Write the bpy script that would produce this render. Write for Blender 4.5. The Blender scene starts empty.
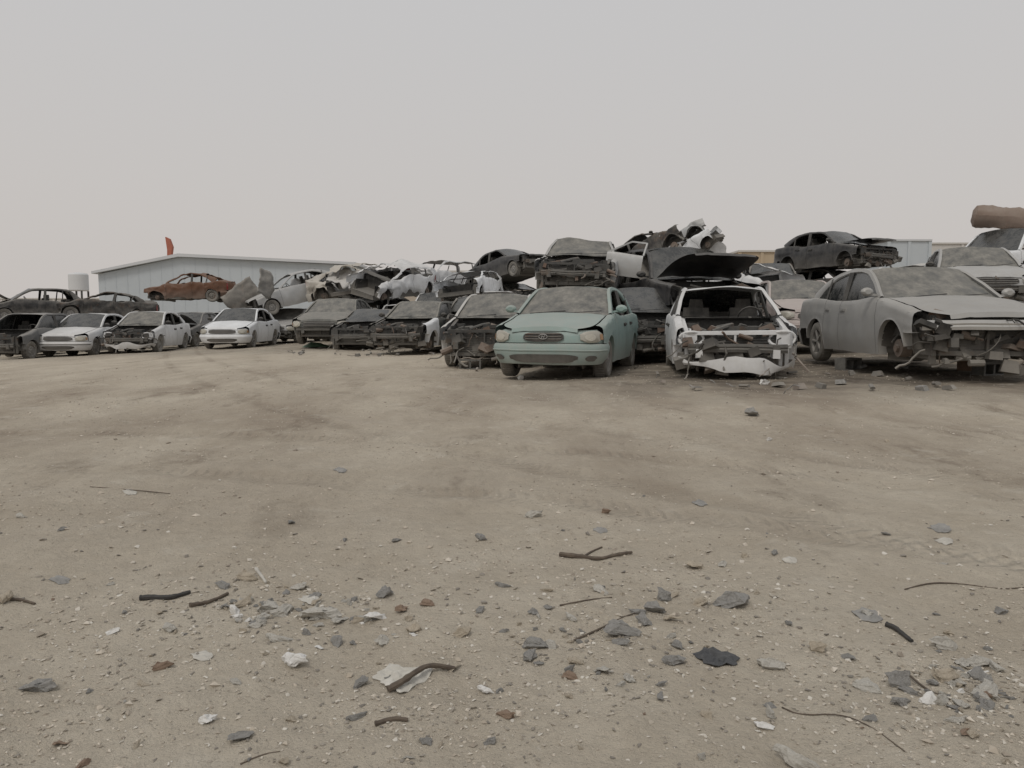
import bpy, bmesh, math, random
from mathutils import Vector, Matrix, noise
R=math.radians
scene=bpy.context.scene; COL=scene.collection
random.seed(7)
F=770.0; HZ=317.0; EYE=0.93
PA=math.atan((384-HZ)/F)
# ---------------------------------------------------------------- terrain
def sst(a,b,x):
    t=max(0,min(1,(x-a)/(b-a))); return t*t*(3-2*t)
def terrain(x,y):
    k=sst(4,11,y)
    s=min(.2,.024*x) if x>0 else -min(.55,.0016*x*x)
    z=k*s
    z+=.05*noise.noise(Vector((x*.16,y*.16,3.1)))*sst(1,6,abs(y))
    return z
TR=[(0.42,.907,-3.5,.05),(0.42,.907,-4.9,.05),(.75,.66,-3.2,-.04),(.75,.66,-4.6,-.04)]
def track(x,y):
    z=0
    for a,b,c,k in TR:
        u=a*x+b*y+c+k*x*x
        q=abs(u)
        if q<.32: z+=-.009*math.exp(-(u/.10)**2)+.005*math.exp(-((q-.17)/.05)**2)
    return z
def gz(x,y):
    r=math.hypot(x,y)
    z=terrain(x,y)
    z+=.030*noise.noise(Vector((x*.7,y*.7,0)))
    if r<40:
        z+=.020*noise.noise(Vector((x*2.3,y*2.3,5)))
    if r<16:
        z+=.013*noise.noise(Vector((x*6,y*6,9)))*(1-sst(8,16,r))+track(x,y)*(1-sst(9,16,r))
        if r<7: z+=.007*noise.noise(Vector((x*17,y*17,2)))*(1-sst(3,7,r))
    return z
def ray(px,py):
    up=Vector((0,math.sin(PA),math.cos(PA))); fw=Vector((0,math.cos(PA),-math.sin(PA)))
    return Vector((px-512,0,0))+up*(384-py)+fw*F
def at(px,py,Y):
    d=ray(px,py); return d*(Y/d.y)+Vector((0,0,EYE))
def gp(px,py):
    d=ray(px,py); z=0
    for _ in range(12):
        t=(z-EYE)/d.z; p=d*t; z=gz(p.x,p.y)
    return Vector((p.x,p.y,z))
# ---------------------------------------------------------------- materials
def newmat(name):
    m=bpy.data.materials.new(name); m.use_nodes=True
    n=m.node_tree.nodes; return m,n,m.node_tree.links,n['Principled BSDF']
def M_(n,l,op,a,b=None,clamp=False):
    x=n.new('ShaderNodeMath'); x.operation=op; x.use_clamp=clamp
    for i,v in enumerate((a,b)):
        if v is None: continue
        if isinstance(v,(int,float)): x.inputs[i].default_value=v
        else: l.new(v,x.inputs[i])
    return x.outputs[0]
def NZ(n,l,vec,scale,detail=5,rough=.6):
    x=n.new('ShaderNodeTexNoise'); x.inputs['Scale'].default_value=scale; x.inputs['Detail'].default_value=detail
    x.inputs['Roughness'].default_value=rough
    if vec is not None: l.new(vec,x.inputs['Vector'])
    return x.outputs['Fac']
def MIX(n,l,f,a,b):
    x=n.new('ShaderNodeMix'); x.data_type='RGBA'
    if isinstance(f,(int,float)): x.inputs[0].default_value=f
    else: l.new(f,x.inputs[0])
    for i,v in ((6,a),(7,b)):
        if isinstance(v,tuple): x.inputs[i].default_value=(*v[:3],1)
        else: l.new(v,x.inputs[i])
    return x.outputs[2]
def MR(n,l,v,a,b,c,d):
    x=n.new('ShaderNodeMapRange'); l.new(v,x.inputs[0])
    for i,k in enumerate((a,b,c,d)): x.inputs[i+1].default_value=k
    return x.outputs[0]
def BUMP(n,l,h,bs,strength,dist=.01):
    x=n.new('ShaderNodeBump'); x.inputs['Strength'].default_value=strength; x.inputs['Distance'].default_value=dist
    l.new(h,x.inputs['Height']); l.new(x.outputs[0],bs.inputs['Normal'])
DUST=(.38,.355,.315)
def paint(name,col,dust=.6,rough=.42,rust=0.0,metal=0.0,spec=.5,low=.35,rustcol=(.13,.055,.03),bump=.25,dc=DUST,upk=1.0,nk=1.3):
    m,n,l,b=newmat(name)
    tc=n.new('ShaderNodeTexCoord').outputs['Object']; g=n.new('ShaderNodeNewGeometry')
    s=n.new('ShaderNodeSeparateXYZ'); l.new(g.outputs['Normal'],s.inputs[0])
    so=n.new('ShaderNodeSeparateXYZ'); l.new(tc,so.inputs[0])
    up=MR(n,l,s.outputs[2],.05,.9,0,1)
    nz=NZ(n,l,tc,4.5,8,.65); n2=NZ(n,l,tc,26,5,.7)
    mp=n.new('ShaderNodeMapping'); l.new(tc,mp.inputs[0]); mp.inputs['Scale'].default_value=(9,9,1.2)
    stv=NZ(n,l,mp.outputs[0],2.2,4,.6)
    lo=M_(n,l,'MULTIPLY',MR(n,l,so.outputs[2],.65,.15,0,1),low)
    a=M_(n,l,'MULTIPLY',up,dust*upk)
    c=M_(n,l,'MULTIPLY',M_(n,l,'SUBTRACT',nz,.40),nk*dust*1.5)
    d=M_(n,l,'MULTIPLY',M_(n,l,'SUBTRACT',n2,.42),.7*dust)
    f=M_(n,l,'ADD',M_(n,l,'ADD',a,c),M_(n,l,'ADD',lo,d),)
    f=M_(n,l,'ADD',f,M_(n,l,'MULTIPLY',M_(n,l,'SUBTRACT',stv,.5),.7*dust))
    f=M_(n,l,'MINIMUM',M_(n,l,'MAXIMUM',f,.04*dust),.93)
    base=MIX(n,l,MR(n,l,NZ(n,l,tc,1.4,3),.3,.7,0,1),tuple(x*.82 for x in col),tuple(min(1,x*1.08) for x in col))
    if rust>0:
        rn=MR(n,l,NZ(n,l,tc,3.2,9,.7),.62-rust*.35,.68-rust*.3,0,1)
        base=MIX(n,l,rn,base,rustcol)
    l.new(MIX(n,l,f,base,dc),b.inputs['Base Color'])
    l.new(MR(n,l,f,0,.8,rough,.92),b.inputs['Roughness'])
    b.inputs['Metallic'].default_value=metal; b.inputs['Specular IOR Level'].default_value=spec
    BUMP(n,l,n2,b,bump,.004)
    return m
def plain(name,c1,c2,scale=8,rough=.85,bump=.4,dist=.01,metal=0):
    m,n,l,b=newmat(name); tc=n.new('ShaderNodeTexCoord').outputs['Object']
    z=NZ(n,l,tc,scale,8,.65)
    l.new(MIX(n,l,MR(n,l,z,.3,.7,0,1),c1,c2),b.inputs['Base Color']); b.inputs['Roughness'].default_value=rough
    b.inputs['Metallic'].default_value=metal
    BUMP(n,l,z,b,bump,dist); return m
P={}
P['white']=paint('white_paint',(.72,.73,.74),.30,low=.40)
P['whiteclean']=paint('white_paint_cleaner',(.80,.82,.84),.16,low=.30)
P['whitedusty']=paint('white_paint_dusty',(.64,.64,.63),.42)
P['silver']=paint('silver_paint',(.37,.37,.36),.34,.34,metal=.2,low=.4)
P['silver2']=paint('pale_silver_paint',(.46,.47,.475),.38,.38,metal=.15)
P['grey']=paint('grey_paint',(.10,.105,.11),.40)
P['black']=paint('black_paint',(.014,.015,.018),.20,.30)
P['blackd']=paint('black_paint_dusty',(.022,.022,.024),.42,.42)
P['green']=paint('dark_green_paint',(.042,.050,.047),.42)
P['teal']=paint('teal_paint',(.235,.340,.320),.44,.40,low=.55,dc=(.37,.365,.335))
P['blue']=paint('dark_blue_paint',(.03,.04,.055),.30)
P['rust']=paint('rusted_body',(.10,.052,.034),.14,.85,rust=.8,rustcol=(.135,.062,.034))
P['pink']=paint('beige_rose_paint',(.54,.46,.44),.42)
P['beige']=paint('beige_paint',(.50,.47,.42),.4)
P['burnt']=paint('burnt_shell',(.028,.027,.027),.28,.8,rust=.25,rustcol=(.07,.045,.032))
MAT={}
MAT['dark']=paint('underbody_dark',(.010,.010,.010),.16,.8,low=.5)
MAT['metal']=paint('bare_metal',(.50,.50,.49),.2,.45,metal=.3,rust=.05)
MAT['steel']=paint('engine_steel',(.06,.06,.058),.24,.6,metal=.3,rust=.2,rustcol=(.07,.045,.03))
MAT['rustm']=paint('rusty_steel',(.09,.06,.045),.28,.9,rust=.5,rustcol=(.10,.055,.035))
MAT['plastic']=paint('black_plastic',(.015,.015,.015),.22,.6)
GD=(.28,.268,.24)
MAT['glass']=paint('dusty_glass',(.014,.017,.019),.34,.10,low=0,spec=.7,bump=.03,dc=GD,upk=.35,nk=1.6)
MAT['glassd']=paint('very_dusty_glass',(.028,.032,.032),.70,.18,low=0,bump=.03,dc=GD,upk=.55,nk=1.9)
MAT['lamp']=paint('lamp_lens',(.38,.365,.31),.35,.16,low=.1,spec=.8)
MAT['reflector']=paint('lamp_reflector',(.54,.52,.45),.3,.2,low=0,metal=.3)
MAT['redlamp']=paint('red_lens',(.25,.02,.02),.3,.2)
MAT['amber']=paint('amber_lens',(.38,.20,.08),.35,.2)
MAT['tyre']=paint('tyre_rubber',(.016,.016,.016),.4,.8,low=.35)
MAT['rim']=paint('wheel_rim',(.30,.30,.30),.35,.45,metal=.4)
MAT['rimd']=paint('steel_rim_dark',(.06,.055,.05),.4,.6,rust=.3)
MAT['seat']=paint('seat_fabric',(.06,.058,.055),.35,.9)
MAT['block']=plain('cinder_block',(.10,.097,.09),(.19,.185,.17),12)
MAT['oblock']=plain('reddish_block',(.17,.11,.08),(.25,.17,.12),12)
MAT['rock']=plain('concrete_rubble',(.19,.185,.175),(.33,.32,.30),16,bump=.8,dist=.008)
MAT['rockp']=plain('pale_rubble',(.38,.36,.32),(.54,.52,.47),16,bump=.8,dist=.008)
MAT['rockw']=plain('white_plaster',(.54,.53,.50),(.68,.67,.65),14,bump=.4,dist=.004)
MAT['rockb']=plain('sandy_clod',(.36,.31,.24),(.50,.44,.35),16,bump=.8,dist=.008)
MAT['rockr']=plain('brown_fragment',(.19,.13,.09),(.28,.21,.16),16,bump=.6,dist=.006)
MAT['stick']=plain('dry_wood',(.06,.045,.035),(.15,.12,.09),30,bump=.6,dist=.004)
MAT['rubber']=plain('black_rubber_hose',(.018,.018,.018),(.06,.055,.05),20,.7)
MAT['scrapd']=plain('dark_plastic_scrap',(.03,.032,.036),(.085,.085,.085),20,.5)
MAT['cloth']=plain('pale_cloth',(.42,.40,.35),(.60,.58,.53),20,.9)
MAT['greenp']=plain('green_plastic',(.05,.10,.06),(.10,.16,.10),9,.6)
MAT['shed']=plain('pale_blue_sheet',(.46,.50,.53),(.50,.54,.57),.4,.7,.05)  # far building colours made paler, distance haze put into the colour
MAT['shedroof']=plain('pale_roof_sheet',(.55,.57,.59),(.59,.60,.62),.4,.7,.05)
MAT['wall']=plain('pale_wall',(.53,.51,.48),(.59,.57,.54),.3,.9,.05)
MAT['beigew']=plain('sandy_shed_wall',(.45,.39,.32),(.49,.43,.36),.5,.9,.05)
MAT['ochre']=plain('hazed_ochre_panel',(.42,.34,.24),(.48,.39,.28),.8,.8,.05)  # ochre mixed towards the sky colour as painted haze
MAT['tank']=plain('white_tank',(.58,.59,.60),(.64,.65,.66),1,.7,.05)
MAT['redm']=plain('rusty_red_metal',(.36,.11,.07),(.44,.16,.11),3,.8,.2)
# ---------------------------------------------------------------- mesh builder
class MB:
    def __init__(s): s.v=[]; s.f=[]
    def add(s,vs,fs):
        o=len(s.v); s.v+= [Vector(a) for a in vs]; s.f+=[tuple(i+o for i in f) for f in fs]; return s
    def grid(s,rows):
        n=len(rows[0]); vs=[p for r in rows for p in r]
        fs=[(i*n+j,i*n+j+1,(i+1)*n+j+1,(i+1)*n+j) for i in range(len(rows)-1) for j in range(n-1)]
        return s.add(vs,fs)
    def box(s,c,d,rot=None,taper=1):
        c=Vector(c); vs=[]
        for z in (-1,1):
            k=taper if z>0 else 1
            for x,y in ((-1,-1),(1,-1),(1,1),(-1,1)):
                p=Vector((x*d[0]/2*k,y*d[1]/2*k,z*d[2]/2))
                if rot is not None: p=rot@p
                vs.append(c+p)
        return s.add(vs,[(3,2,1,0),(4,5,6,7),(0,1,5,4),(1,2,6,5),(2,3,7,6),(3,0,4,7)])
    def bar(s,a,b,w,h):
        a=Vector(a); b=Vector(b); t=(b-a); L=t.length
        q=t.to_track_quat('X','Z').to_matrix()
        return s.box((a+b)/2,(L,w,h),q)
    def tube(s,pts,r,n=6,cap=True):
        pts=[Vector(p) for p in pts]; rows=[]
        for i,p in enumerate(pts):
            t=(pts[min(i+1,len(pts)-1)]-pts[max(i-1,0)]); 
            if t.length<1e-6: t=Vector((1,0,0))
            q=t.to_track_quat('Z','Y').to_matrix()
            rr=r[i] if isinstance(r,(list,tuple)) else r
            rows.append([p+q@Vector((math.cos(2*math.pi*k/n)*rr,math.sin(2*math.pi*k/n)*rr,0)) for k in range(n+1)])
        s.grid(rows)
        if cap:
            for r_ in (rows[0],rows[-1]): s.add(r_[:-1],[tuple(range(n))])
        return s
    def lathe(s,prof,n=20,M=None,arc=1):
        rows=[]
        for k in range(n+1):
            a=2*math.pi*k/n
            row=[Vector((r*math.cos(a),y,r*math.sin(a))) for r,y in prof]
            if M is not None: row=[M@p for p in row]
            rows.append(row)
        return s.grid(rows)
    def build(s,name,mat,parent=None,deform=None,smooth=True,loc=None):
        me=bpy.data.meshes.new(name)
        vs=[deform(p.copy()) for p in s.v] if deform else s.v
        me.from_pydata([tuple(p) for p in vs],[],s.f); me.update()
        me.materials.append(mat)
        o=bpy.data.objects.new(name,me); COL.objects.link(o)
        if smooth:
            me.polygons.foreach_set('use_smooth',[True]*len(me.polygons)); me.set_sharp_from_angle(angle=R(38))
        if parent is not None: o.parent=parent
        if loc is not None: o.location=loc
        return o
def tag(o,label=None,cat=None,group=None,kind=None):
    if label: o['label']=label
    if cat: o['category']=cat
    if group: o['group']=group
    if kind: o['kind']=kind
    return o
def empty(name,label,cat,group=None,loc=(0,0,0),rot=(0,0,0)):
    o=bpy.data.objects.new(name,None); COL.objects.link(o); o.empty_display_size=.1
    o.location=loc; o.rotation_euler=rot; return tag(o,label,cat,group)
def lerp(a,b,t): return a+(b-a)*t
def hermite(tbl,x):
    if x<=tbl[0][0]: return tbl[0][1]
    if x>=tbl[-1][0]: return tbl[-1][1]
    n=len(tbl)
    for i in range(n-1):
        if x<=tbl[i+1][0]:
            (x0,y0),(x1,y1)=tbl[i],tbl[i+1]; h=x1-x0; t=(x-x0)/h
            m=(y1-y0)/h
            ma=m if i==0 else (m+(y0-tbl[i-1][1])/(x0-tbl[i-1][0]))/2
            mb=m if i==n-2 else (m+(tbl[i+2][1]-y1)/(tbl[i+2][0]-x1))/2
            return (2*t**3-3*t*t+1)*y0+(t**3-2*t*t+t)*h*ma+(-2*t**3+3*t*t)*y1+(t**3-t*t)*h*mb
def chaikin(p,it=2):
    for _ in range(it):
        q=[p[0]]
        for a,b in zip(p,p[1:]):
            q+= [tuple(lerp(x,y,.25) for x,y in zip(a,b)),tuple(lerp(x,y,.75) for x,y in zip(a,b))]
        p=q+[p[-1]]
    return p
# ---------------------------------------------------------------- vehicle shape
KINDS={
'sedan':dict(xF=2.12,xT=-2.13,W=1.69,H=1.41,zr=.20,zn=.70,zc=.93,zb=.92,zd=.98,zt=.93,xf=1.30,xr=-1.24,xA0=.82,xA1=.12,xC1=-.90,xC0=-1.50,xB=-.32,R=.295,zbp=.50),
'small':dict(xF=1.98,xT=-2.08,W=1.66,H=1.40,zr=.22,zn=.73,zc=.94,zb=.92,zd=.97,zt=.93,xf=1.20,xr=-1.22,xA0=.76,xA1=.10,xC1=-.88,xC0=-1.48,xB=-.32,R=.285,zbp=.53),
'hatch':dict(xF=1.95,xT=-1.85,W=1.67,H=1.47,zr=.20,zn=.72,zc=.97,zb=.95,zd=1.0,zt=.96,xf=1.18,xr=-1.22,xA0=.82,xA1=.10,xC1=-1.25,xC0=-1.66,xB=-.32,R=.29,zbp=.50),
'big':dict(xF=2.32,xT=-2.42,W=1.83,H=1.48,zr=.22,zn=.76,zc=1.0,zb=.98,zd=1.06,zt=1.02,xf=1.42,xr=-1.36,xA0=.92,xA1=.14,xC1=-1.02,xC0=-1.72,xB=-.36,R=.325,zbp=.54),
'suv':dict(xF=2.2,xT=-2.2,W=1.82,H=1.76,zr=.34,zn=.92,zc=1.12,zb=1.1,zd=1.12,zt=1.08,xf=1.34,xr=-1.34,xA0=.86,xA1=.30,xC1=-1.80,xC0=-2.02,xB=-.32,R=.36,zbp=.62),
}
class Shape:
    def __init__(s,kind):
        for k,v in KINDS[kind].items(): setattr(s,k,v)
        s.h0=s.W/2; s.RxF=.55 if kind=='small' else .5; s.RxT=.42; s.Ra=s.R+.055
        s.tb=[(s.xT,s.zt),(s.xT+.2,s.zt+.03),(s.xC0,s.zd),(s.xB,s.zb),(s.xA0,s.zc),(s.xF-.75,lerp(s.zc,s.zn,.42)),(s.xF-.3,s.zn+.05),(s.xF-.08,s.zn),(s.xF,s.zn-.03)]
        s.yr=s.h0*.72
    def ztop(s,x): return hermite(s.tb,x)
    def hw(s,x):
        k=1.0
        if x>s.xF-s.RxF: c=min(.999,(x-(s.xF-s.RxF))/s.RxF); k=(1-c**3)**(1/3)
        if x<s.xT+s.RxT: c=min(.999,((s.xT+s.RxT)-x)/s.RxT); k=(1-c**3)**(1/3)
        return s.h0*k
    def prof(s,z,zt=.92):
        zm=.55*s.zb+.02
        if z<zm: return 1-.05*((zm-z)/(zm-s.zr+.01))**2
        return 1-.035*((z-zm)/(s.zb-zm))**2 if z<s.zb+.2 else .96
    def roll(s,x):
        a=sst(s.xA0-.1,s.xA0+.15,x); b=1-sst(s.xC0-.12,s.xC0+.1,x)
        return .05+.06*max(a,b)
    def bottom(s,x):
        for xw in (s.xf,s.xr):
            if abs(x-xw)<s.Ra: return s.R+math.sqrt(max(0,s.Ra**2-(x-xw)**2))
        if x>s.xf+s.Ra or x<s.xr-s.Ra: return s.zbp
        return s.zr
    def patch(s,mb,x0,x1,sd):
        n=max(3,int((x1-x0)/.055)); xs=[lerp(x0,x1,i/n) for i in range(n+1)]
        for xw in (s.xf,s.xr):
            for e in (-s.Ra,s.Ra):
                for q in (-.002,.002):
                    x=xw+e+q
                    if x0<x<x1: xs.append(x)
        rows=[]
        for x in sorted(xs):
            zb=s.bottom(x); zt=s.ztop(x); h=s.hw(x); r=s.roll(x); zs=zt-.07
            row=[(h*s.prof(zb)-.11,zb+.004)]
            row+=[(h*s.prof(lerp(zb,zs,i/8))+(.006 if i==0 else 0)+.007*math.exp(-((lerp(zb,zs,i/8)-zt*.76)/.05)**2),lerp(zb,zs,i/8)) for i in range(9)]
            yb=h*s.prof(zs)
            row+=[(yb-.014,zt-.034),(yb-r*.5,zt-.009),(yb-r,zt)]
            rows.append([Vector((x,y*sd,z)) for y,z in row])
        mb.grid(rows)
    def yU(s,x,z):
        yb=s.h0*.965-.055; t=(z-s.zb)/(s.H-.06-s.zb)
        return lerp(yb,s.yr,max(0,min(1.05,t))**1.15)
    def out(s,t,end):
        c=math.cos(t); y=s.h0*(1 if c>=0 else -1)*abs(c)**(2/3); sn=max(0,math.sin(t))**(2/3)
        x=(s.xF-s.RxF+s.RxF*sn) if end>0 else (s.xT+s.RxT-s.RxT*sn)
        return x,y
    def band(s,mb,end,t0,t1,levels,n=24,ext=0):
        ts=[lerp(R(t0),R(t1),i/n) for i in range(n+1)]; rows=[]
        pts=[]
        for i,t in enumerate(ts):
            x,y=s.out(t,end); pts.append((x,y,math.sin(t)**.5 if math.sin(t)>0 else 0,math.cos(t),i/n))
        if ext>0:
            x,y,_,c,_k=pts[0]; pts.insert(0,(x-ext*end,y,0,c,0))
            x,y,_,c,_k=pts[-1]; pts.append((x-ext*end,y,0,c,1))
        for (x,y,sn,c,k) in pts:
            lv=levels(k) if callable(levels) else levels
            rows.append([Vector((x-end*ins*sn,y*s.prof(z)-ins*c,z)) for z,ins in lv])
        mb.grid(rows)
SH={k:Shape(k) for k in KINDS}
WCACHE={}
def wheel_meshes(Rw,style):
    k=(round(Rw,3),style)
    if k in WCACHE: return WCACHE[k]
    q=Rw/.295
    t=MB(); t.lathe([(.178*q,-.085),(.20*q,-.095),(.26*q,-.102),(.286*q,-.088),(.295*q,-.065),(.296*q,0),(.295*q,.065),(.286*q,.088),(.26*q,.102),(.20*q,.095),(.178*q,.085)],32)
    for i in range(40):
        a=2*math.pi*i/40; t.box((.2965*q*math.cos(a),0,.2965*q*math.sin(a)),(.006,.13,.022),Matrix.Rotation(-a,3,'Y'))
    r=MB(); r.lathe([(.19*q,-.08),(.175*q,-.07),(.172*q,.05),(.182*q,.088),(.190*q,.092)],32)
    if style=='alloy':
        for i in range(5):
            a=2*math.pi*i/5; c,sn=math.cos(a),math.sin(a)
            r.bar((.03*c,.055,.03*sn),(.178*q*c,.07,.178*q*sn),.05,.025)
        r.lathe([(.0,.08),(.03,.078),(.045,.06),(.045,.02)],16)
        r.lathe([(.17*q,-.01),(.0,-.01)],24)
    else:
        r.lathe([(.175*q,.05),(.15*q,.035),(.13*q,.06),(.10*q,.072),(.055,.06),(.03,.085),(0,.088)],24)
        for i in range(8):
            a=2*math.pi*i/8; r.bar((.06*math.cos(a),.075,.06*math.sin(a)),(.14*q*math.cos(a),.062,.14*q*math.sin(a)),.02,.012)
    def mk(mb,name,mat):
        me=bpy.data.meshes.new(name); me.from_pydata([tuple(p) for p in mb.v],[],mb.f); me.materials.append(mat)
        me.polygons.foreach_set('use_smooth',[True]*len(me.polygons)); me.set_sharp_from_angle(angle=R(35)); return me
    WCACHE[k]=(mk(t,'wheel',MAT['tyre']),mk(r,'rim',MAT['rim' if style!='steel' else 'rimd'])); return WCACHE[k]
def clutter(mb,x0,x1,y0,y1,z0,z1,n,rn):
    for i in range(n):
        c=(rn.uniform(x0,x1),rn.uniform(y0,y1),rn.uniform(z0,z1)); k=rn.random()
        rot=Matrix.Rotation(rn.uniform(-.5,.5),3,'Z')@Matrix.Rotation(rn.uniform(-.4,.4),3,'X')@Matrix.Rotation(rn.uniform(-.4,.4),3,'Y')
        if k<.45: mb.box(c,(rn.uniform(.05,.2),rn.uniform(.05,.25),rn.uniform(.04,.16)),rot,rn.uniform(.6,1))
        elif k<.65:
            mb.tube([Vector(c)-rot@Vector((0,.12,0))*rn.uniform(.3,1),Vector(c)+rot@Vector((0,.12,0))],rn.uniform(.02,.06),8)
        else:
            p=Vector(c); pts=[p.copy()]; d=Vector((rn.uniform(-1,1),rn.uniform(-1,1),rn.uniform(-.6,.3))).normalized()
            for _ in range(7):
                d=(d+Vector((rn.uniform(-1,1),rn.uniform(-1,1),rn.uniform(-.9,.7)))*.5).normalized(); p=p+d*.06
                p.z=min(z1+.04,max(z0-.1,p.z)); pts.append(p.copy())
            mb.tube(pts,rn.uniform(.006,.018),5)
def vehicle(label,kind='sedan',pm='white',px=512,d=20,yaw=0,z=None,py=None,pitch=0,roll=0,flags='',amp=.008,crush=1,seed=None,
            cat='car',name='wrecked_car',group='scrapped cars in the yard',front=False,hoodang=0,far=False,style='cap',miss_wheel='',miss_door='',scale=1,rear=False,dz=0):
    fl=set(flags.split()); S=SH[kind]; seed=seed if seed is not None else int(px*7+d*13)%997
    rn=random.Random(seed); so=Vector((seed*1.37,seed*.73,seed*2.1))
    rz=R(-90-yaw); dv=Vector((math.cos(rz),math.sin(rz),0))
    p=at(px,HZ,d); c=Vector((p.x,p.y,0))
    if front: c=c-dv*S.xF*scale
    if z is None: z=terrain(c.x,c.y)
    if py is not None: z=at(px,py,d).z
    root=empty(name,label,cat,group,(c.x,c.y,z+dz),(R(roll),R(-pitch),rz)); root.scale=(scale,)*3
    body=P[pm]
    def df(p):
        if crush<1 and p.z>S.zb: p.z=S.zb+(p.z-S.zb)*(crush+ .12*noise.noise(p*1.3+so))
        p+=amp*noise.noise_vector(p*1.5+so)+amp*.45*noise.noise_vector(p*5+so)
        return p
    def B(mb,nm,mat,par=root,lab=None,dfm=None):
        o=mb.build(nm,mat,par,dfm or df)
        if lab: o['label']=lab
        return o
    h0=S.h0
    # chassis
    m=MB(); xi0=S.xT+.12; xi1=S.xF-.35
    m.box(((xi0+xi1)/2,0,S.zr+.10),(xi1-xi0,2*(h0-.27),.14))
    xm0=S.xr+S.Ra+.02; xm1=S.xf-S.Ra-.02
    m.box(((xm0+xm1)/2,0,S.zr+.08),(xm1-xm0,2*(h0-.075),.12))
    m.box((S.xA0+.06,0,.5),(.04,2*(h0-.2),.72))
    m.box((S.xr-.35+.0,0,.55),(.6,2*(h0-.25),.5))
    for sx in (S.xf,S.xr):
        m.tube([(sx,-h0+.12,S.R),(sx,h0-.12,S.R)],.035,8)
    if 'nodoor' not in fl:
        for sd in (-1,1): m.box(((xm0+xm1)/2,sd*(h0-.10),S.zr+.32),(xm1-xm0,.05,.5))
    for sd in (-1,1):
        for sx in (S.xf,S.xr):
            rows=[[Vector((sx+(S.Ra+.0)*math.cos(a),sd*yy,S.R+(S.Ra)*math.sin(a))) for yy in (h0-.06,h0-.34)] for a in [math.pi*i/12 for i in range(13)]]
            m.grid(rows)
            m.box((sx,sd*(h0-.35),S.R+.12),(S.Ra*2,.02,.5))
    B(m,'chassis',MAT['dark'])
    # side panels
    for sd in (-1,1):
        sk='r' if sd<0 else 'l'
        if not ('nofender'+sk in fl or 'nofender' in fl):
            m=MB(); S.patch(m,S.xA0+.03,S.xF-.31,sd); B(m,'fender',P['whiteclean'] if 'whitefender' in fl and sd>0 else body,lab='white fender' if 'whitefender' in fl and sd>0 else None)
        xB=S.xB; xd=S.xr+S.Ra-.02
        for di,(a,b) in enumerate(((xB+.004,S.xA0+.022),(xd+.004,xB-.004))):
            if 'nodoor' in fl or (sk+str(di)) in miss_door.split(): continue
            m=MB(); S.patch(m,a,b,sd); dr=B(m,'door',body)
            if not far:
                hx=a+.14; zz=S.ztop(hx)-.14; yy=S.hw(hx)*S.prof(zz)
                h=MB(); h.box((hx,sd*(yy+.012),zz),(.17,.028,.03)); h.box((hx,sd*(yy+.003),zz-.005),(.2,.008,.055)); B(h,'door_handle',body if kind=='big' else MAT['plastic'],dr)
            if di==0 and 'nomirror' not in fl and not far:
                h=MB(); mx=S.xA0-.12; my=S.h0+.055; mz=S.zb+.10
                rows=[]
                for i in range(7):
                    a_=i/6; rr=math.sin(math.pi*(.08+.84*a_))**.5
                    rows.append([Vector((mx+.05*(a_-.5)*1.8,sd*(my+.09*rr*math.cos(q)),mz+.062*rr*math.sin(q))) for q in [2*math.pi*j/12 for j in range(13)]])
                h.grid(rows); h.add(rows[0][:-1],[tuple(range(12))]); h.add(rows[-1][:-1],[tuple(range(12))])
                h.bar((mx,sd*(S.h0-.09),mz-.05),(mx,sd*(my-.04),mz-.03),.04,.03)
                B(h,'side_mirror',body if 'bodymirror' in fl else MAT['plastic'],dr)
        m=MB(); S.patch(m,S.xT+.16,xd-.004,sd); B(m,'quarter_panel',body)
    # greenhouse
    zA=S.ztop(S.xA0)-.01; zC=S.ztop(S.xC0)-.01
    path=[(S.xA0,zA,.075),(lerp(S.xA0,S.xA1,.5),lerp(zA,S.H-.05,.54),.065),(S.xA1,S.H-.065,.07),(lerp(S.xA1,S.xC1,.5),S.H-.035,.075),(S.xC1,S.H-.075,.10),(lerp(S.xC1,S.xC0,.5),lerp(S.H-.06,zC,.45),.17),(S.xC0+.05,zC-.02,.30)]
    path=chaikin(path,2)
    if 'noroof' not in fl:
        m=MB()
        for sd in (-1,1):
            pts=[Vector((x,sd*S.yU(x,z),z)) for x,z,w in path]; rows=[]
            for i,pt in enumerate(pts):
                T=(pts[min(i+1,len(pts)-1)]-pts[max(0,i-1)]).normalized(); N=Vector((0,sd*.9,.42)); N=(N-T*N.dot(T)).normalized(); Bv=T.cross(N)*sd
                w=path[i][2]/2
                rows.append([pt+Bv*a*w+N*b for a,b in ((-1,-.03),(-1,.0),(-.7,.016),(.7,.016),(1,0),(1,-.03),(-1,-.03))])
            m.grid(rows)
        rows=[]
        for i in range(13):
            t=i/12; x=lerp(S.xA1+.05,S.xC1-.05,t); zz=S.H-.055-.03*(2*t-1)**4
            rows.append([Vector((x,u*(S.yr+.01),zz+.055*(1-u*u)+.0*(1-(2*t-1)**2))) for u in [j/8-1 for j in range(17)]])
        m.grid(rows); 
        B(m,'roof',body)
        xq=xd-.10 if kind!='suv' else -1.25
        for sd in (-1,1): 
            m=MB(); m.bar((S.xB,sd*(S.yU(0,S.zb)+.0),S.zb-.02),(S.xB-.06,sd*(S.yr+.012),S.H-.07),.09,.04); B(m,'door_pillar',MAT['plastic'])
            m=MB(); m.bar((xq,sd*(S.yU(0,S.zb)-.0),S.zb),(xq-.05,sd*(S.yr+.035),S.H-.12),.04,.03); B(m,'door_pillar',MAT['plastic'])
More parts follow.
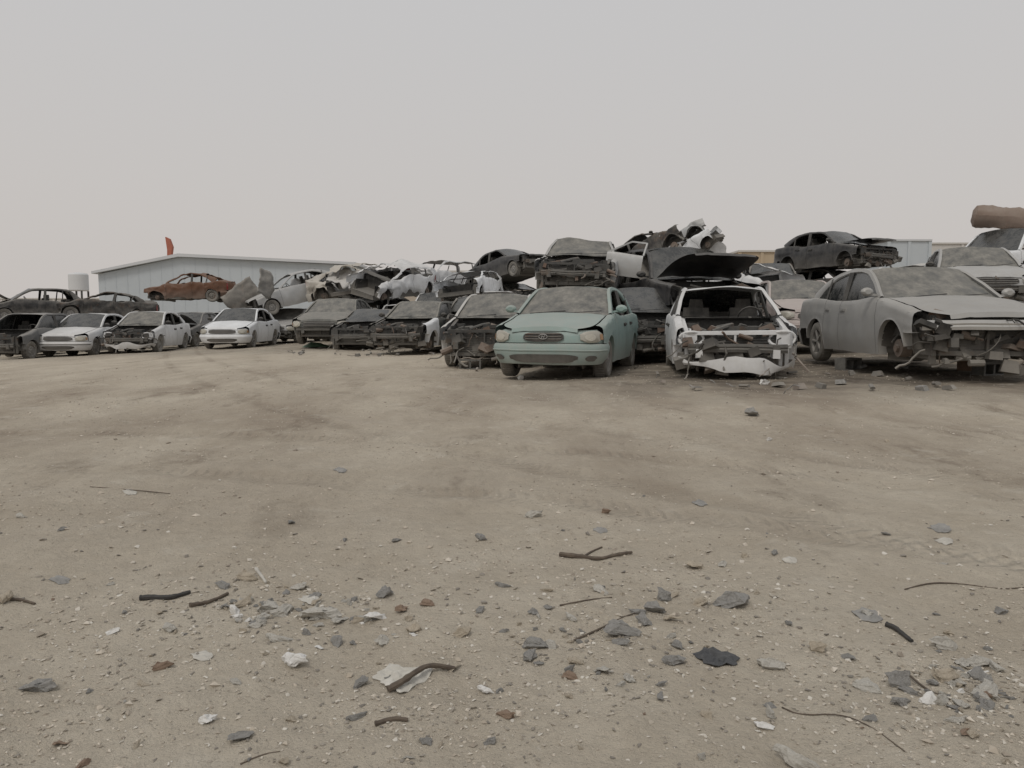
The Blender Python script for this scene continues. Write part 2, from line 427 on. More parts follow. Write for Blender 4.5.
    def shield(nm,xb,xt,zb_,bow,mat,inner=False):
        m=MB(); rows=[]; sg=1 if xb>xt else -1
        for i in range(9):
            v=i/8; w=lerp(S.yU(0,S.zb)-.03,S.yr-.03,v)
            rows.append([Vector((lerp(xb,xt,v)+sg*(1-u*u)*lerp(bow,bow*.4,v),u*w,lerp(zb_-.01,S.H-.055,v)+.045*(1-u*u)*v)) for u in [j/8-1 for j in range(17)]])
        m.grid(rows); return B(m,nm,mat)
    G=MAT['glassd'] if 'dustyglass' in fl else MAT['glass']
    if 'nows' not in fl and 'noroof' not in fl:
        ws=shield('windshield',S.xA0,S.xA1,zA,.13,G)
        if not far:
            for y0_,y1_ in ((-.5,.05),(.02,.6)):
                m=MB(); m.bar((S.xA0+.13,y0_,zA+.02),(S.xA0+.04,y1_,zA+.06),.010,.010)
                B(m,'wiper',MAT['plastic'],ws)
    if 'noback' not in fl and 'noroof' not in fl: shield('back_window',S.xC0,S.xC1,zC,.08,G)
    if 'noside' not in fl and 'noroof' not in fl:
        for sd in (-1,1):
            for (a0,a1,b0,b1) in ((S.xA0-.03,S.xA1,S.xB,S.xB-.05),(S.xB,S.xB-.05,S.xC0+.12,S.xC1)):
                m=MB(); rows=[]
                for i in range(4):
                    t=i/3; zz=lerp(S.zb-.02,S.H-.07,t)
                    rows.append([Vector((lerp(lerp(a0,a1,t),lerp(b0,b1,t),j/3),sd*(S.yU(0,zz)-.012),zz)) for j in range(4)])
                m.grid(rows); B(m,'side_window',MAT['glass'])
    # cowl
    m=MB(); rows=[]
    for i in range(3):
        x=S.xA0+.17-.13*i; rows.append([Vector((x,u*(h0-.15),S.ztop(S.xA0)-.02)) for u in (-1,-.5,0,.5,1)])
    m.grid(rows); B(m,'cowl_panel',MAT['plastic'])
    # hood
    if 'nohood' not in fl:
        m=MB(); rows=[]; xa,xb=S.xA0+.10,S.xF-.09
        for i in range(19):
            v=i/17; x=lerp(xa,xb,min(v,1)); z_=S.ztop(x)
            if i==18: x+=.025; z_-=.05
            hh=S.hw(min(x,xb))*.963-.117
            rows.append([Vector((x,u*hh,z_+.035*(1-u*u)*(1 if i<18 else .6)+.007*math.exp(-((abs(u)-.62)/.09)**2))) for u in [j/10-1 for j in range(21)]])
        m.grid(rows)
        if hoodang:
            pv=Vector((xa,0,S.ztop(xa))); Q=Matrix.Rotation(-R(hoodang),3,'Y')
            m.v=[pv+Q@(q-pv)+Vector((0,0,.02)) for q in m.v]
        B(m,'hood',P['blackd'] if 'darkhood' in fl else body)
    zn,zbp,zr=S.zn,S.zbp,S.zr
    ex=max(0,(S.xF-S.RxF)-(S.xf+S.Ra))
    # front end
    if 'nobumper' not in fl:
        m=MB()
        S.band(m,1,0,180,[(zr-.0,.12),(zr+.01,.03),(zr+.07,.0),(zr+.17,-.025),(zbp-.06,-.028),(zbp-.015,-.005),(zbp,.05)],44,ex)
        bp=B(m,'bumper',body)
        m=MB(); S.band(m,1,62,118,lambda k:[(zr+.035+.05*(2*k-1)**4,.004),(zr+.085,-.010),(zr+.155-.03*(2*k-1)**4,-.0265)],18); 
        B(m,'bumper_intake',MAT['plastic'],bp)
        if 'emblem' in fl:
            for a_,b_ in ((32,52),(148,128)):
                m=MB(); S.band(m,1,a_,b_,lambda k:[(zr+.06+.03*(2*k-1)**4,-.002),(zr+.14-.03*(2*k-1)**4,-.024)],8); B(m,'bumper_intake',MAT['plastic'],bp)
        m=MB(); S.band(m,1,8,172,[(zbp-.115,-.032),(zbp-.10,-.038),(zbp-.085,-.032)],40); B(m,'bumper_moulding',MAT['plastic'] if pm=='white' else body,bp)
    if 'tornbumper' in fl:
        m=MB(); S.band(m,1,8,150,lambda k:[(zr-.02+.05*math.sin(9*k),.02),(zr+.06,.0),(zr+.11+.03*math.sin(14*k),.0)],36)
        B(m,'torn_bumper',body,dfm=lambda p:df(p)+.09*noise.noise_vector(p*2.6+so))
        for sd in (-1,1):
            m=MB(); cy=sd*.60; m.tube([(S.xF-.20-.08*abs(math.cos(a)),cy+.17*math.cos(a),lerp(zbp,zn,.45)+.10*math.sin(a)) for a in [2*math.pi*i/18 for i in range(19)]],.022,6,False)
            B(m,'headlight_frame',body)
            m=MB(); rows=[[Vector((S.xF-.42+.25*i/4,sd*(h0-.07-.07*(i/4)**2),zz)) for zz in (zbp-.02,zbp+.1,zn-.02)] for i in range(5)]; m.grid(rows)
            B(m,'inner_panel',body,dfm=lambda p:df(p)+.05*noise.noise_vector(p*5+so))
    if 'nolamps' not in fl:
        lv=[(zbp+.005,.022),(lerp(zbp,zn,.5),.030),(zn-.05,.055),(zn-.012,.12)]
        m=MB(); S.band(m,1,13,167,lv,40); gpn=B(m,'nose_panel',body)
        hz=lerp(zbp,zn,.44); hh_=(zn-zbp)*.42
        for (a,b) in ((17,60),(163,120)):
            def lvl(k,o=0):
                e=max(.25,(1-abs(2*k-1)**3))**.5; hh=hh_*e; hc=hz+.012*(1-k)
                return [(hc-hh,.012+o),(hc-hh*.8,.002+o),(hc,.006+o),(hc+hh*.8,.018+o),(hc+hh,.034+o)]
            m=MB(); S.band(m,1,a,b,lvl,16); hl=B(m,'headlight',MAT['lamp'])
            m=MB(); S.band(m,1,a+(1 if a<90 else -1),a+(9 if a<90 else -9),[(hz-hh_*.45,-.003),(hz,-.001),(hz+hh_*.5,.006)],5); B(m,'indicator_lens',MAT['amber'],hl)
            m=MB(); S.band(m,1,lerp(a,b,.42),lerp(a,b,.85),lambda k:[(hz-hh_*.6*max(.05,1-(2*k-1)**2)**.5,-.001),(hz,.001),(hz+hh_*.6*max(.05,1-(2*k-1)**2)**.5,.008)],10); B(m,'reflector',MAT['reflector'],hl)
        g0=78 if 'emblem' in fl else 66
        m=MB(); S.band(m,1,g0,180-g0,lambda k:[(hz-hh_*.8*(1-.6*(2*k-1)**4),.006),(hz,.010),(hz+hh_*.8*(1-.6*(2*k-1)**4),.022)],14); gr=B(m,'grille',MAT['plastic'],gpn)
        for k in range(3):
            m=MB(); zz=lerp(hz-hh_*.45,hz+hh_*.45,k/2); S.band(m,1,g0+2,178-g0,[(zz,.004),(zz+.008,-.002),(zz+.014,.008)],12)
            B(m,'grille_slat',MAT['rimd' if 'emblem' in fl else 'rim'],gpn)
        if 'emblem' in fl:
            ez=hz+.005; ex_=S.xF+.004
            m=MB(); m.tube([(ex_,.06*math.cos(a),ez+.034*math.sin(a)) for a in [2*math.pi*i/20 for i in range(21)]],.007,6,False)
            m.bar((ex_,-.022,ez-.024),(ex_,-.010,ez+.024),.010,.010)
            m.bar((ex_,.010,ez-.024),(ex_,.022,ez+.024),.010,.010)
            m.bar((ex_,-.016,ez-.003),(ex_,.016,ez+.003),.009,.009)
            B(m,'emblem',MAT['rim'],gpn)
    if ('nohood' in fl or hoodang or 'nobumper' in fl or 'nolamps' in fl) and 'noengine' not in fl:
        sup=body if 'bodysupport' in fl else MAT['steel']
        m=MB(); xs=S.xF-.26
        m.bar((xs,-.64,zn-.03),(xs,.64,zn-.03),.07,.05); m.bar((xs,-.6,zr+.06),(xs,.6,zr+.06),.07,.06)
        for y in (-.66,-.58,.58,.66): m.bar((xs,y,zr+.03),(xs,y,zn),.05,.05)
        m.bar((xs+.01,0,zr+.06),(xs+.01,0,zn-.04),.03,.04)
        for sd in (-1,1):
            m.box((xs+.02,sd*.62,zbp+.06),(.03,.20,.20)); m.bar((xs,sd*.66,zn-.04),(S.xA0+.1,sd*(h0-.15),S.zc-.06),.06,.05)
            m.bar((xs+.2,sd*.5,.42),(S.xA0,sd*.5,.38),.09,.12)
            m.box(((xs+S.xA0)/2+.05,sd*(h0-.22),.62),(.9,.02,.28))
        B(m,'radiator_support',sup)
        m=MB(); m.box((xs-.03,0,lerp(zr,zn,.48)),(.04,1.02,(zn-zr)*.68)); rd=B(m,'radiator',MAT['plastic'])
        m=MB()
        for k in range(9): m.box((xs-.005,0,zr+.12+k*(zn-zr-.2)/8),(.012,.98,.008))
        B(m,'radiator_fins',MAT['steel'],rd)
        if 'nobumper' in fl and 'nobeam' not in fl:
            m=MB()
            rows=[]; up_=.10 if 'brightbeam' in fl else -.04; wd=.80 if 'brightbeam' in fl else .66
            for i in range(11):
                u=i/5-1; x=S.xF-.04-.09*u*u; zz=zbp+up_
                rows.append([Vector((x+a,u*wd*h0/.84,zz+b)) for a,b in ((0,-.06),(.01,-.02),(0,0),(.01,.02),(.0,.06),(-.05,.06),(-.05,-.06),(0,-.06))])
            m.grid(rows)
            for sd in (-1,1): m.box((S.xF-.2,sd*.5,zbp+up_),(.26,.09,.09))
            B(m,'crash_beam',MAT['metal'] if 'brightbeam' in fl else MAT['steel'])
        m=MB(); m.box((S.xF-.68,.1,.55),(.42,.6,.36),Matrix.Rotation(.06,3,'Z'),.85); m.box((S.xF-.66,.12,.75),(.34,.46,.07)); 
        m.box((S.xF-.6,-.42,.62),(.26,.2,.2)); m.tube([(S.xF-.4,-.3,.7),(S.xF-.5,-.1,.78),(S.xF-.7,.0,.8),(S.xF-.85,-.2,.76)],.035,8)
        for sd in (-1,1): m.tube([(S.xf-.05,sd*(h0-.28),.55),(S.xf-.05,sd*(h0-.28),zn+.1)],.09,12)
        B(m,'engine',MAT['steel'])
        m=MB(); clutter(m,S.xA0+.25,S.xF-.3,-h0+.25,h0-.25,.5,zn+.04,34 if not far else 12,rn); B(m,'engine_parts',MAT['plastic'])
        if not far:
            m=MB(); clutter(m,S.xA0+.25,S.xF-.25,-h0+.25,h0-.25,.5,zn+.03,14,rn); B(m,'engine_fittings',MAT['rustm'])
        if 'nobumper' in fl:
            m=MB(); lowz=zr-(.16 if 'brightbeam' in fl else .05); clutter(m,S.xF-.34,S.xF-.1,-h0+.08,h0-.08,lowz,zn-.06,(60 if 'brightbeam' in fl else 34) if not far else 8,rn); B(m,'loose_wiring',MAT['dark'])
            if not far:
                m=MB(); clutter(m,S.xF-.28,S.xF-.14,-h0+.1,h0-.1,zr,zn-.06,9,rn); B(m,'torn_bracket',MAT['rustm'])
    # rear end
    m=MB(); S.band(m,-1,0,180,[(zr,.1),(zr+.03,.0),(zbp-.06,-.03),(zbp,-.01),(zbp,.04)],30); 
    if 'norearbumper' not in fl: B(m,'bumper',body)
    m=MB(); S.band(m,-1,42,138,[(zbp,.02),(lerp(zbp,S.zt,.6),.0),(S.zt-.03,.03),(S.zt,.06)],20); B(m,'tail_panel',body)
    for a,b in ((12,41),(139,168)):
        m=MB(); S.band(m,-1,a,b,[(zbp+.06,.012),(lerp(zbp,S.zt,.6),.0),(S.zt-.03,.03),(S.zt-.005,.09)],8); B(m,'taillight',MAT['redlamp'])
    if S.xC0-S.xT>.3 :
        m=MB(); rows=[]
        for i in range(9):
            x=lerp(S.xC0-.02,S.xT+.06,i/8); hh=S.hw(x)*.963-.115
            rows.append([Vector((x,u*hh,S.ztop(x)+.03*(1-u*u))) for u in [j/6-1 for j in range(13)]])
        m.grid(rows); B(m,'trunk_lid',body)
    # interior
    if 'gutted' not in fl and 'noroof' not in fl:
        m=MB()
        m.box((S.xA0-.22,0,S.zb-.12),(.3,2*(h0-.16),.2),None,.9); B(m,'dashboard',MAT['plastic'])
        for sd in (-1,1):
            m=MB(); m.box((-.12,sd*.38,.5),(.5,.48,.16)); m.box((-.40,sd*.38,.78),(.13,.46,.55),Matrix.Rotation(R(-14),3,'Y'),.9); m.box((-.49,sd*.38,1.12),(.09,.24,.15),None,.85); B(m,'seat',MAT['seat'])
        m=MB(); m.box((-.95,0,.5),(.45,1.25,.16)); m.box((-1.2,0,.75),(.14,1.25,.5),Matrix.Rotation(R(-14),3,'Y')); B(m,'bench_seat',MAT['seat'])
        m=MB(); Q=Matrix.Rotation(R(-62),3,'Y')
        m.tube([Vector((S.xA0-.5,.38,S.zb-.02))+Q@Vector((.18*math.cos(a),.18*math.sin(a),0)) for a in [2*math.pi*i/20 for i in range(21)]],.014,6,False)
        m.bar((S.xA0-.5,.2,S.zb-.02),(S.xA0-.5,.56,S.zb-.02),.03,.03); m.bar((S.xA0-.5,.38,S.zb-.02),(S.xA0-.3,.38,S.zb-.1),.05,.05)
        B(m,'steering_wheel',MAT['plastic'])
    # wheels
    tm,rm=wheel_meshes(S.R,style)
    for sx,a in ((S.xf,'f'),(S.xr,'b')):
        for sd,bk in ((-1,'r'),(1,'l')):
            if a+bk in miss_wheel.split() or 'nowheels' in fl:
                m=MB(); m.tube([(sx,sd*(h0-.26),S.R),(sx,sd*(h0-.12),S.R)],.12,16); m.tube([(sx,sd*(h0-.14),S.R),(sx,sd*(h0-.08),S.R)],.05,10); B(m,'brake_hub',MAT['rustm']); continue
            w=bpy.data.objects.new('wheel',tm); COL.objects.link(w); w.parent=root
            w.location=(sx,sd*(h0-.125),S.R); w.rotation_euler=(0,rn.uniform(0,3),0 if sd>0 else math.pi)
            r_=bpy.data.objects.new('rim',rm); COL.objects.link(r_); r_.parent=w
    return root
# ================================================================ ground
def build_ground():
    angs=[]; a=-180.0
    while a<180:
        angs.append(a); a+=.33 if -40<=a<40 else 4
    rs=[.5]
    while rs[-1]<900: rs.append(rs[-1]*(1.012 if rs[-1]<14 else 1.05))
    vs=[(0,0,gz(0,0))]; na=len(angs); fs=[]
    for r in rs:
        for a in angs:
            x=r*math.sin(R(a)); y=r*math.cos(R(a)); vs.append((x,y,gz(x,y)))
    for j in range(na): fs.append((0,1+(j+1)%na,1+j))
    for i in range(len(rs)-1):
        for j in range(na):
            fs.append((1+i*na+j,1+i*na+(j+1)%na,1+(i+1)*na+(j+1)%na,1+(i+1)*na+j))
    me=bpy.data.meshes.new('ground'); me.from_pydata(vs,[],fs)
    me.polygons.foreach_set('use_smooth',[True]*len(me.polygons))
    m,n,l,b=newmat('sandy_ground')
    pos=n.new('ShaderNodeNewGeometry').outputs['Position']; s=n.new('ShaderNodeSeparateXYZ'); l.new(pos,s.inputs[0])
    mp=n.new('ShaderNodeMapping'); l.new(pos,mp.inputs[0]); mp.inputs['Scale'].default_value=(1.0,.42,1); mp.inputs['Rotation'].default_value=(0,0,.3)
    big=NZ(n,l,mp.outputs[0],.75,7,.65); med=NZ(n,l,pos,1.6,8,.65); fine=NZ(n,l,pos,14,8,.7); vf=NZ(n,l,pos,90,4,.7)
    col=MIX(n,l,MR(n,l,med,.35,.65,0,1),(.52,.46,.37),(.63,.57,.47))
    zone=M_(n,l,'MULTIPLY',MR(n,l,s.outputs[1],2.4,4.8,0,1),MR(n,l,s.outputs[1],30,9,0.1,1))
    st=M_(n,l,'MULTIPLY',zone,MR(n,l,M_(n,l,'ADD',M_(n,l,'MULTIPLY',big,.75),M_(n,l,'MULTIPLY',med,.25)),.42,.60,.08,1))
    col=MIX(n,l,M_(n,l,'MULTIPLY',st,.66),col,(.285,.228,.175))
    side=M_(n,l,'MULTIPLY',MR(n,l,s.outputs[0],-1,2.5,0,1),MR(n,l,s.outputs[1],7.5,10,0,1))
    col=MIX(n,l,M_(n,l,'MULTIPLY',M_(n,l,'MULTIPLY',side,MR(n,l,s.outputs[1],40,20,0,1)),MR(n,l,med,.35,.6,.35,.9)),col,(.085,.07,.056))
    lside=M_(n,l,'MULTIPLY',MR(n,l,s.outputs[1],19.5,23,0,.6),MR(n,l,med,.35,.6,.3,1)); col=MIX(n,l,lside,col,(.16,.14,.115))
    pat=MR(n,l,NZ(n,l,mp.outputs[0],1.6,7,.72),.56,.68,0,.6)
    col=MIX(n,l,M_(n,l,'MULTIPLY',pat,MR(n,l,s.outputs[1],2.2,4.4,.08,1)),col,(.19,.15,.115))
    for (a,bb,c,kk) in TR:
        x2=M_(n,l,'MULTIPLY',M_(n,l,'MULTIPLY',s.outputs[0],s.outputs[0]),kk)
        u=M_(n,l,'ADD',M_(n,l,'ADD',M_(n,l,'MULTIPLY',s.outputs[0],a),M_(n,l,'MULTIPLY',s.outputs[1],bb)),M_(n,l,'ADD',x2,c))
        mk=MR(n,l,M_(n,l,'ABSOLUTE',u),.17,.08,0,.34)
        col=MIX(n,l,M_(n,l,'MULTIPLY',mk,MR(n,l,big,.42,.58,0,1)),col,(.27,.22,.17))
    pale=MR(n,l,NZ(n,l,pos,2.4,6,.7),.58,.70,0,.5); col=MIX(n,l,pale,col,(.66,.615,.53))
    col=MIX(n,l,MR(n,l,fine,.35,.7,0,.45),col,MIX(n,l,.5,col,(.26,.22,.175)))
    spk=MR(n,l,vf,.63,.69,0,.4); col=MIX(n,l,spk,col,(.19,.165,.135))
    spk2=MR(n,l,NZ(n,l,pos,60,3,.6),.68,.72,0,.3); col=MIX(n,l,spk2,col,(.66,.62,.55))
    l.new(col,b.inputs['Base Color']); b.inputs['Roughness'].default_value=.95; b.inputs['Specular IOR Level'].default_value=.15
    h=M_(n,l,'ADD',M_(n,l,'MULTIPLY',fine,1.0),M_(n,l,'MULTIPLY',vf,.35)); h=M_(n,l,'ADD',h,M_(n,l,'MULTIPLY',med,1.4))
    for (a,bb,c,kk) in TR:
        x2=M_(n,l,'MULTIPLY',M_(n,l,'MULTIPLY',s.outputs[0],s.outputs[0]),kk)
        u=M_(n,l,'ADD',M_(n,l,'ADD',M_(n,l,'MULTIPLY',s.outputs[0],a),M_(n,l,'MULTIPLY',s.outputs[1],bb)),M_(n,l,'ADD',x2,c))
        v=M_(n,l,'SUBTRACT',M_(n,l,'MULTIPLY',s.outputs[0],bb),M_(n,l,'MULTIPLY',s.outputs[1],a))
        au=M_(n,l,'ABSOLUTE',u); mask=MR(n,l,au,.13,.09,0,1)
        w_=M_(n,l,'SINE',M_(n,l,'ADD',M_(n,l,'MULTIPLY',v,80),M_(n,l,'MULTIPLY',au,40)))
        h=M_(n,l,'ADD',h,M_(n,l,'MULTIPLY',M_(n,l,'MULTIPLY',mask,w_),M_(n,l,'MULTIPLY',MR(n,l,med,.42,.58,0,1),.32)))
    BUMP(n,l,h,b,1.0,.035)
    me.materials.append(m); o=bpy.data.objects.new('ground',me); COL.objects.link(o); tag(o,kind='structure')
build_ground()
# ================================================================ front row vehicles
V=vehicle
V('light teal sedan with clouded cream headlights and dark dusty windscreen, foremost car of the row','small','teal',px=543,d=10.8,yaw=17,front=True,flags='emblem dustyglass bodymirror noside',name='parked_car',amp=.012,style='cap')
V('white sedan with hood, bumper and headlights stripped off, right of the teal sedan','small','white',px=739,d=10.3,yaw=9,front=True,flags='nohood nobumper nolamps bodysupport nows bodymirror nomirror tornbumper noside',amp=.02,miss_wheel='fr fl',dz=-.08)
V('large silver sedan propped on concrete blocks with its bumper gone and crash beam bare','big','silver',px=1001,d=9.3,yaw=2,front=True,flags='nobumper nolamps brightbeam dustyglass bodymirror',amp=.016,miss_wheel='fr fl',dz=.06,style='alloy')
V('white sedan with dusty windscreen and no hood or nose, left of the teal sedan','sedan','whitedusty',px=482,d=13.7,yaw=8,front=True,flags='nobumper nolamps nobeam dustyglass nomirror nohood',amp=.014)
V('big black car with its hood raised behind the stripped white sedan','suv','black',px=727,d=14.8,yaw=-12,front=True,flags='nobumper nolamps noside',hoodang=26,amp=.02,dz=.36,scale=1.14)
stack_z=None
V('dark blue hatchback squeezed behind the teal sedan','hatch','blue',px=636,d=13.9,yaw=10,front=True,flags='nobumper nolamps noside nohood',amp=.015)
V('pale pinkish white sedan right of the raised black hood, under the black sedan','sedan','pink',px=822,d=15.5,yaw=6,front=True,flags='dustyglass',amp=.015,dz=.2)
V('dark grey car with a bare white fender and open wheel arch','small','green',px=391,d=19.2,yaw=16,front=True,flags='nohood nobumper nolamps dustyglass whitefender',amp=.02,miss_wheel='fl fr')
V('white boxy van facing the yard behind the dark car with the white fender','suv','white',px=430,d=27,yaw=2,front=True,flags='nobumper nolamps',amp=.02,far=True,dz=.1)
V('small dusty grey car left of the hoodless white sedan','hatch','grey',px=446,d=23,yaw=10,front=True,flags='nobumper nolamps nows noside nohood',amp=.03,far=True)
V('dark green sedan with dusty windscreen facing the yard','big','green',px=318,d=23.6,yaw=2,front=True,flags='nobumper dustyglass',amp=.012,far=True,dz=.12)
V('low black car with no front end between the dark green sedan and the white fender','small','blackd',px=352,d=22.5,yaw=8,front=True,flags='nohood nobumper nolamps',amp=.03,crush=.85,far=True,dz=-.1)
V('clean white sedan with intact bumper, rightmost of the white sedans at left','sedan','whiteclean',px=221,d=26,yaw=-1,front=True,flags='noside',amp=.006,name='parked_car',style='alloy')
V('white sedan with its front torn open, middle of the white sedans at left','sedan','white',px=124,d=25.2,yaw=-5,front=True,flags='nobumper nolamps nohood dustyglass tornbumper noside',amp=.014,dz=.0)
V('white sedan with dusty hood, second car from the left edge','sedan','white',px=56,d=24.6,yaw=-2,front=True,flags='noside',amp=.01,name='parked_car')
V('small white hatchback showing only its side at the far left','hatch','white',px=20,d=28,yaw=-12,front=True,flags='',amp=.01,far=True)
V('dark grey car without front bumper cut by the left edge','hatch','grey',px=-12,d=23.5,yaw=0,front=True,flags='nobumper nolamps nohood nows',amp=.02,far=True)
V('dark grey sedan with raised hood behind the torn white sedan','sedan','grey',px=166,d=30,yaw=2,front=True,flags='nobumper nolamps',hoodang=30,amp=.015,far=True)
V('pale silver sedan behind the clean white sedan','sedan','silver2',px=200,d=32,yaw=2,front=True,flags='nows noside',amp=.015,far=True)
V('pale grey sedan in the second row right of the clean white sedan','sedan','silver2',px=272,d=30,yaw=3,front=True,flags='dustyglass nobumper',amp=.02,far=True)
V('black second row sedan between the two leftmost white sedans','sedan','black',px=92,d=31.5,yaw=4,front=True,flags='nobumper nolamps',amp=.03,far=True)
V('dusty white hatchback low in the second row left of the dark green sedan','hatch','whitedusty',px=248,d=34,yaw=-10,front=True,flags='nobumper nohood nolamps nows',amp=.04,far=True)
V('white second row van directly behind the low black car','suv','white',px=352,d=28.3,yaw=14,front=True,flags='nobumper nolamps noside nows',amp=.04,far=True)
V('pale sedan showing its roof behind the white fender car','sedan','silver2',px=398,d=25,yaw=-4,front=True,flags='nobumper nolamps nows noside',amp=.03,far=True)
V('black boxy wreck behind the hoodless white sedan','suv','blackd',px=470,d=20,yaw=6,front=True,flags='nobumper nolamps noside nohood',amp=.04,far=True,crush=.7)
V('grey hatchback behind and between the hoodless white and the teal sedans','hatch','grey',px=524,d=19.5,yaw=6,front=True,flags='nobumper nolamps noside nohood nows',amp=.04,far=True)
V('white shell with an open hood behind the black boxy wreck','sedan','white',px=496,d=26,yaw=20,front=True,flags='nobumper nolamps noside nows',hoodang=50,amp=.05,far=True,dz=.15)
V('dusty black sedan at the back between the torn and the clean white sedans','sedan','blackd',px=226,d=38,yaw=10,front=True,flags='nobumper nolamps noside',hoodang=40,amp=.04,far=True)
# ================================================================ stacks
g2='wrecks stacked on top of other wrecks'
def stack_under(px,d,label,kind='sedan',pm='burnt',yaw=0,crush=.8,z=None,flags='nohood nobumper nolamps gutted noside',pitch=0):
    return V(label,kind,pm,px=px,d=d,yaw=yaw,flags=flags,amp=.04,crush=crush,far=True,z=z,pitch=pitch,group='wrecks at the bottom of the piles')
SHELL='nohood nobumper nolamps noside nows noback gutted noengine '
V('black car with its hood up at the top left edge','hatch','blackd',px=34,d=34,yaw=50,py=322,flags='nobumper nolamps noside',hoodang=45,amp=.03,far=True,group=g2)
stack_under(30,34.5,'crushed grey shell beneath the black car at the left edge',crush=.35,pm='grey',yaw=60)
V('crushed dark wreck left of the rusty brown sedan','sedan','burnt',px=105,d=34,yaw=62,py=322,flags=SHELL,amp=.10,crush=.8,far=True,group=g2,pitch=3)
stack_under(104,34.5,'crushed dark shell beneath the dark wreck left of the rusty sedan',crush=.3,yaw=80)
V('rusty brown burnt out sedan on top of the pile below the warehouse','sedan','rust',px=191,d=37.5,yaw=84,py=303,flags=SHELL,amp=.10,far=True,group=g2,style='steel',miss_wheel='fr fl',pitch=-2)
stack_under(186,37.5,'dark crushed car beneath the rusty brown sedan',crush=.85,yaw=86)
V('silver sedan lying nose down across the pile at left of centre','sedan','silver2',px=300,d=32,yaw=58,py=307,pitch=-14,flags='nobumper nolamps noside nows',amp=.03,far=True,group=g2)
stack_under(300,33,'dark crushed car beneath the tilted silver sedan',crush=.7,yaw=70,pm='grey')
V('twisted beige body shell with no glass on the centre left pile','sedan','beige',px=362,d=31,yaw=-70,py=295,pitch=8,roll=12,flags=SHELL+'nodoor nowheels nofender',amp=.16,crush=.7,far=True,group=g2)
V('crushed white body shell next to the twisted beige shell','hatch','white',px=392,d=30,yaw=35,py=297,pitch=-8,roll=-14,flags=SHELL+'nowheels',amp=.14,crush=.6,far=True,group=g2)
V('folded grey shell jammed under the twisted beige shell','sedan','silver2',px=338,d=32.5,yaw=-60,py=306,pitch=-10,roll=8,flags=SHELL+'nowheels',amp=.16,crush=.5,far=True,group=g2)
stack_under(366,34,'dark crushed car under the twisted shells',yaw=80,crush=.9)
V('battered white wagon with empty windows right of the twisted shells','suv','white',px=440,d=33,yaw=40,py=299,flags=SHELL+'nowheels',amp=.06,crush=.75,far=True,group=g2)
V('pale boxy wagon shell at the left foot of the black tilted sedan','suv','whiteclean',px=472,d=29,yaw=15,py=306,flags=SHELL+'nowheels',amp=.07,crush=.5,far=True,group=g2,roll=5,scale=.9)
stack_under(440,34,'dark crushed car under the battered white wagon',yaw=80,crush=.8,pm='grey')
V('black sedan tilted tail down on top of the centre pile','sedan','black',px=511,d=31.5,yaw=-36,py=284,pitch=10,flags='nobumper nolamps noside',amp=.02,far=True,group=g2)
stack_under(512,32,'grey wreck at the foot of the pile under the black tilted sedan',pm='grey',yaw=40,crush=.9)
stack_under(512,32.3,'crushed dark shell between the grey wreck and the black tilted sedan',z=1.12,yaw=-35,crush=.55)
V('dusty silver sedan with stripped black front stacked behind and above the teal sedan','sedan','silver2',px=572,d=15.7,yaw=10,front=True,z=1.34,flags='nobumper nolamps nohood nomirror dustyglass noside',amp=.035,group=g2,roll=-2,crush=.92)
stack_under(570,17.8,'dark sedan carrying the dusty silver sedan, hidden behind the teal one',yaw=8,crush=1,pm='blackd')
V('dark wreck with empty windows on the middle pile, tilted up towards the right','hatch','burnt',px=657,d=18.0,yaw=-52,z=1.95,pitch=27,roll=-6,flags=SHELL,amp=.09,crush=.8,group=g2,scale=.66,miss_wheel='fr')
V('crumpled white body shell leaning steeply up to the right on the middle pile','hatch','whiteclean',px=694,d=17.6,yaw=-58,z=2.0,pitch=42,roll=10,flags=SHELL+'nowheels',amp=.10,crush=.85,group=g2,scale=.56)
V('folded silver body shell between the dark tilted wreck and the leaning white shell','sedan','silver2',px=676,d=18.9,yaw=-60,z=2.1,pitch=30,roll=-10,flags=SHELL+'nowheels',amp=.12,crush=.7,group=g2,scale=.66)
V('pale grey crushed shell wedged low between the dark blue hatchback and the big black car','sedan','silver2',px=634,d=20.6,yaw=24,z=1.05,roll=-10,flags=SHELL+'nowheels',amp=.14,crush=.8,group=g2)
stack_under(634,21.2,'dark crushed car beneath the wedged pale grey shell',yaw=10,crush=.4)
stack_under(706,23.5,'grey crushed car at the back under the leaning white shell',yaw=30,crush=.95,pm='grey')
V('white crushed hatchback at the back of the middle pile right of the leaning shell','hatch','white',px=742,d=23.5,yaw=-30,z=1.25,flags=SHELL+'nowheels',amp=.10,crush=.7,group=g2,far=True,roll=6)
V('black sedan with hood bent open on top of the pile above the pale pinkish car','sedan','black',px=831,d=26,yaw=-22,py=274,flags='nobumper nolamps noside nowheels',amp=.03,group=g2,style='alloy',hoodang=12)
stack_under(826,26,'dark wreck at the foot of the pile under the black sedan at right',yaw=-30,crush=.9)
stack_under(832,26.2,'crushed dark shell directly under the black sedan at right',yaw=-25,crush=.75,z=1.25)
V('dusty pale grey sedan resting behind the hood of the large silver sedan','sedan','silver2',px=968,d=17,yaw=20,py=312,flags='dustyglass nobumper',amp=.02,group=g2)
stack_under(975,17.5,'dark crushed car beneath the dusty pale grey sedan',yaw=20,crush=.3)
V('white off-road vehicle on top of the pile at the right edge','suv','whiteclean',px=1006,d=21,yaw=66,z=1.52,flags='noside',amp=.012,group=g2)
stack_under(1002,21,'dark wreck beneath the white off-road vehicle',yaw=60,crush=.9,pm='grey')
V('dark hatchback half hidden left of the black sedan on the right pile','hatch','blackd',px=768,d=25,yaw=10,z=1.2,flags='nobumper nolamps noside',amp=.03,far=True,group=g2)
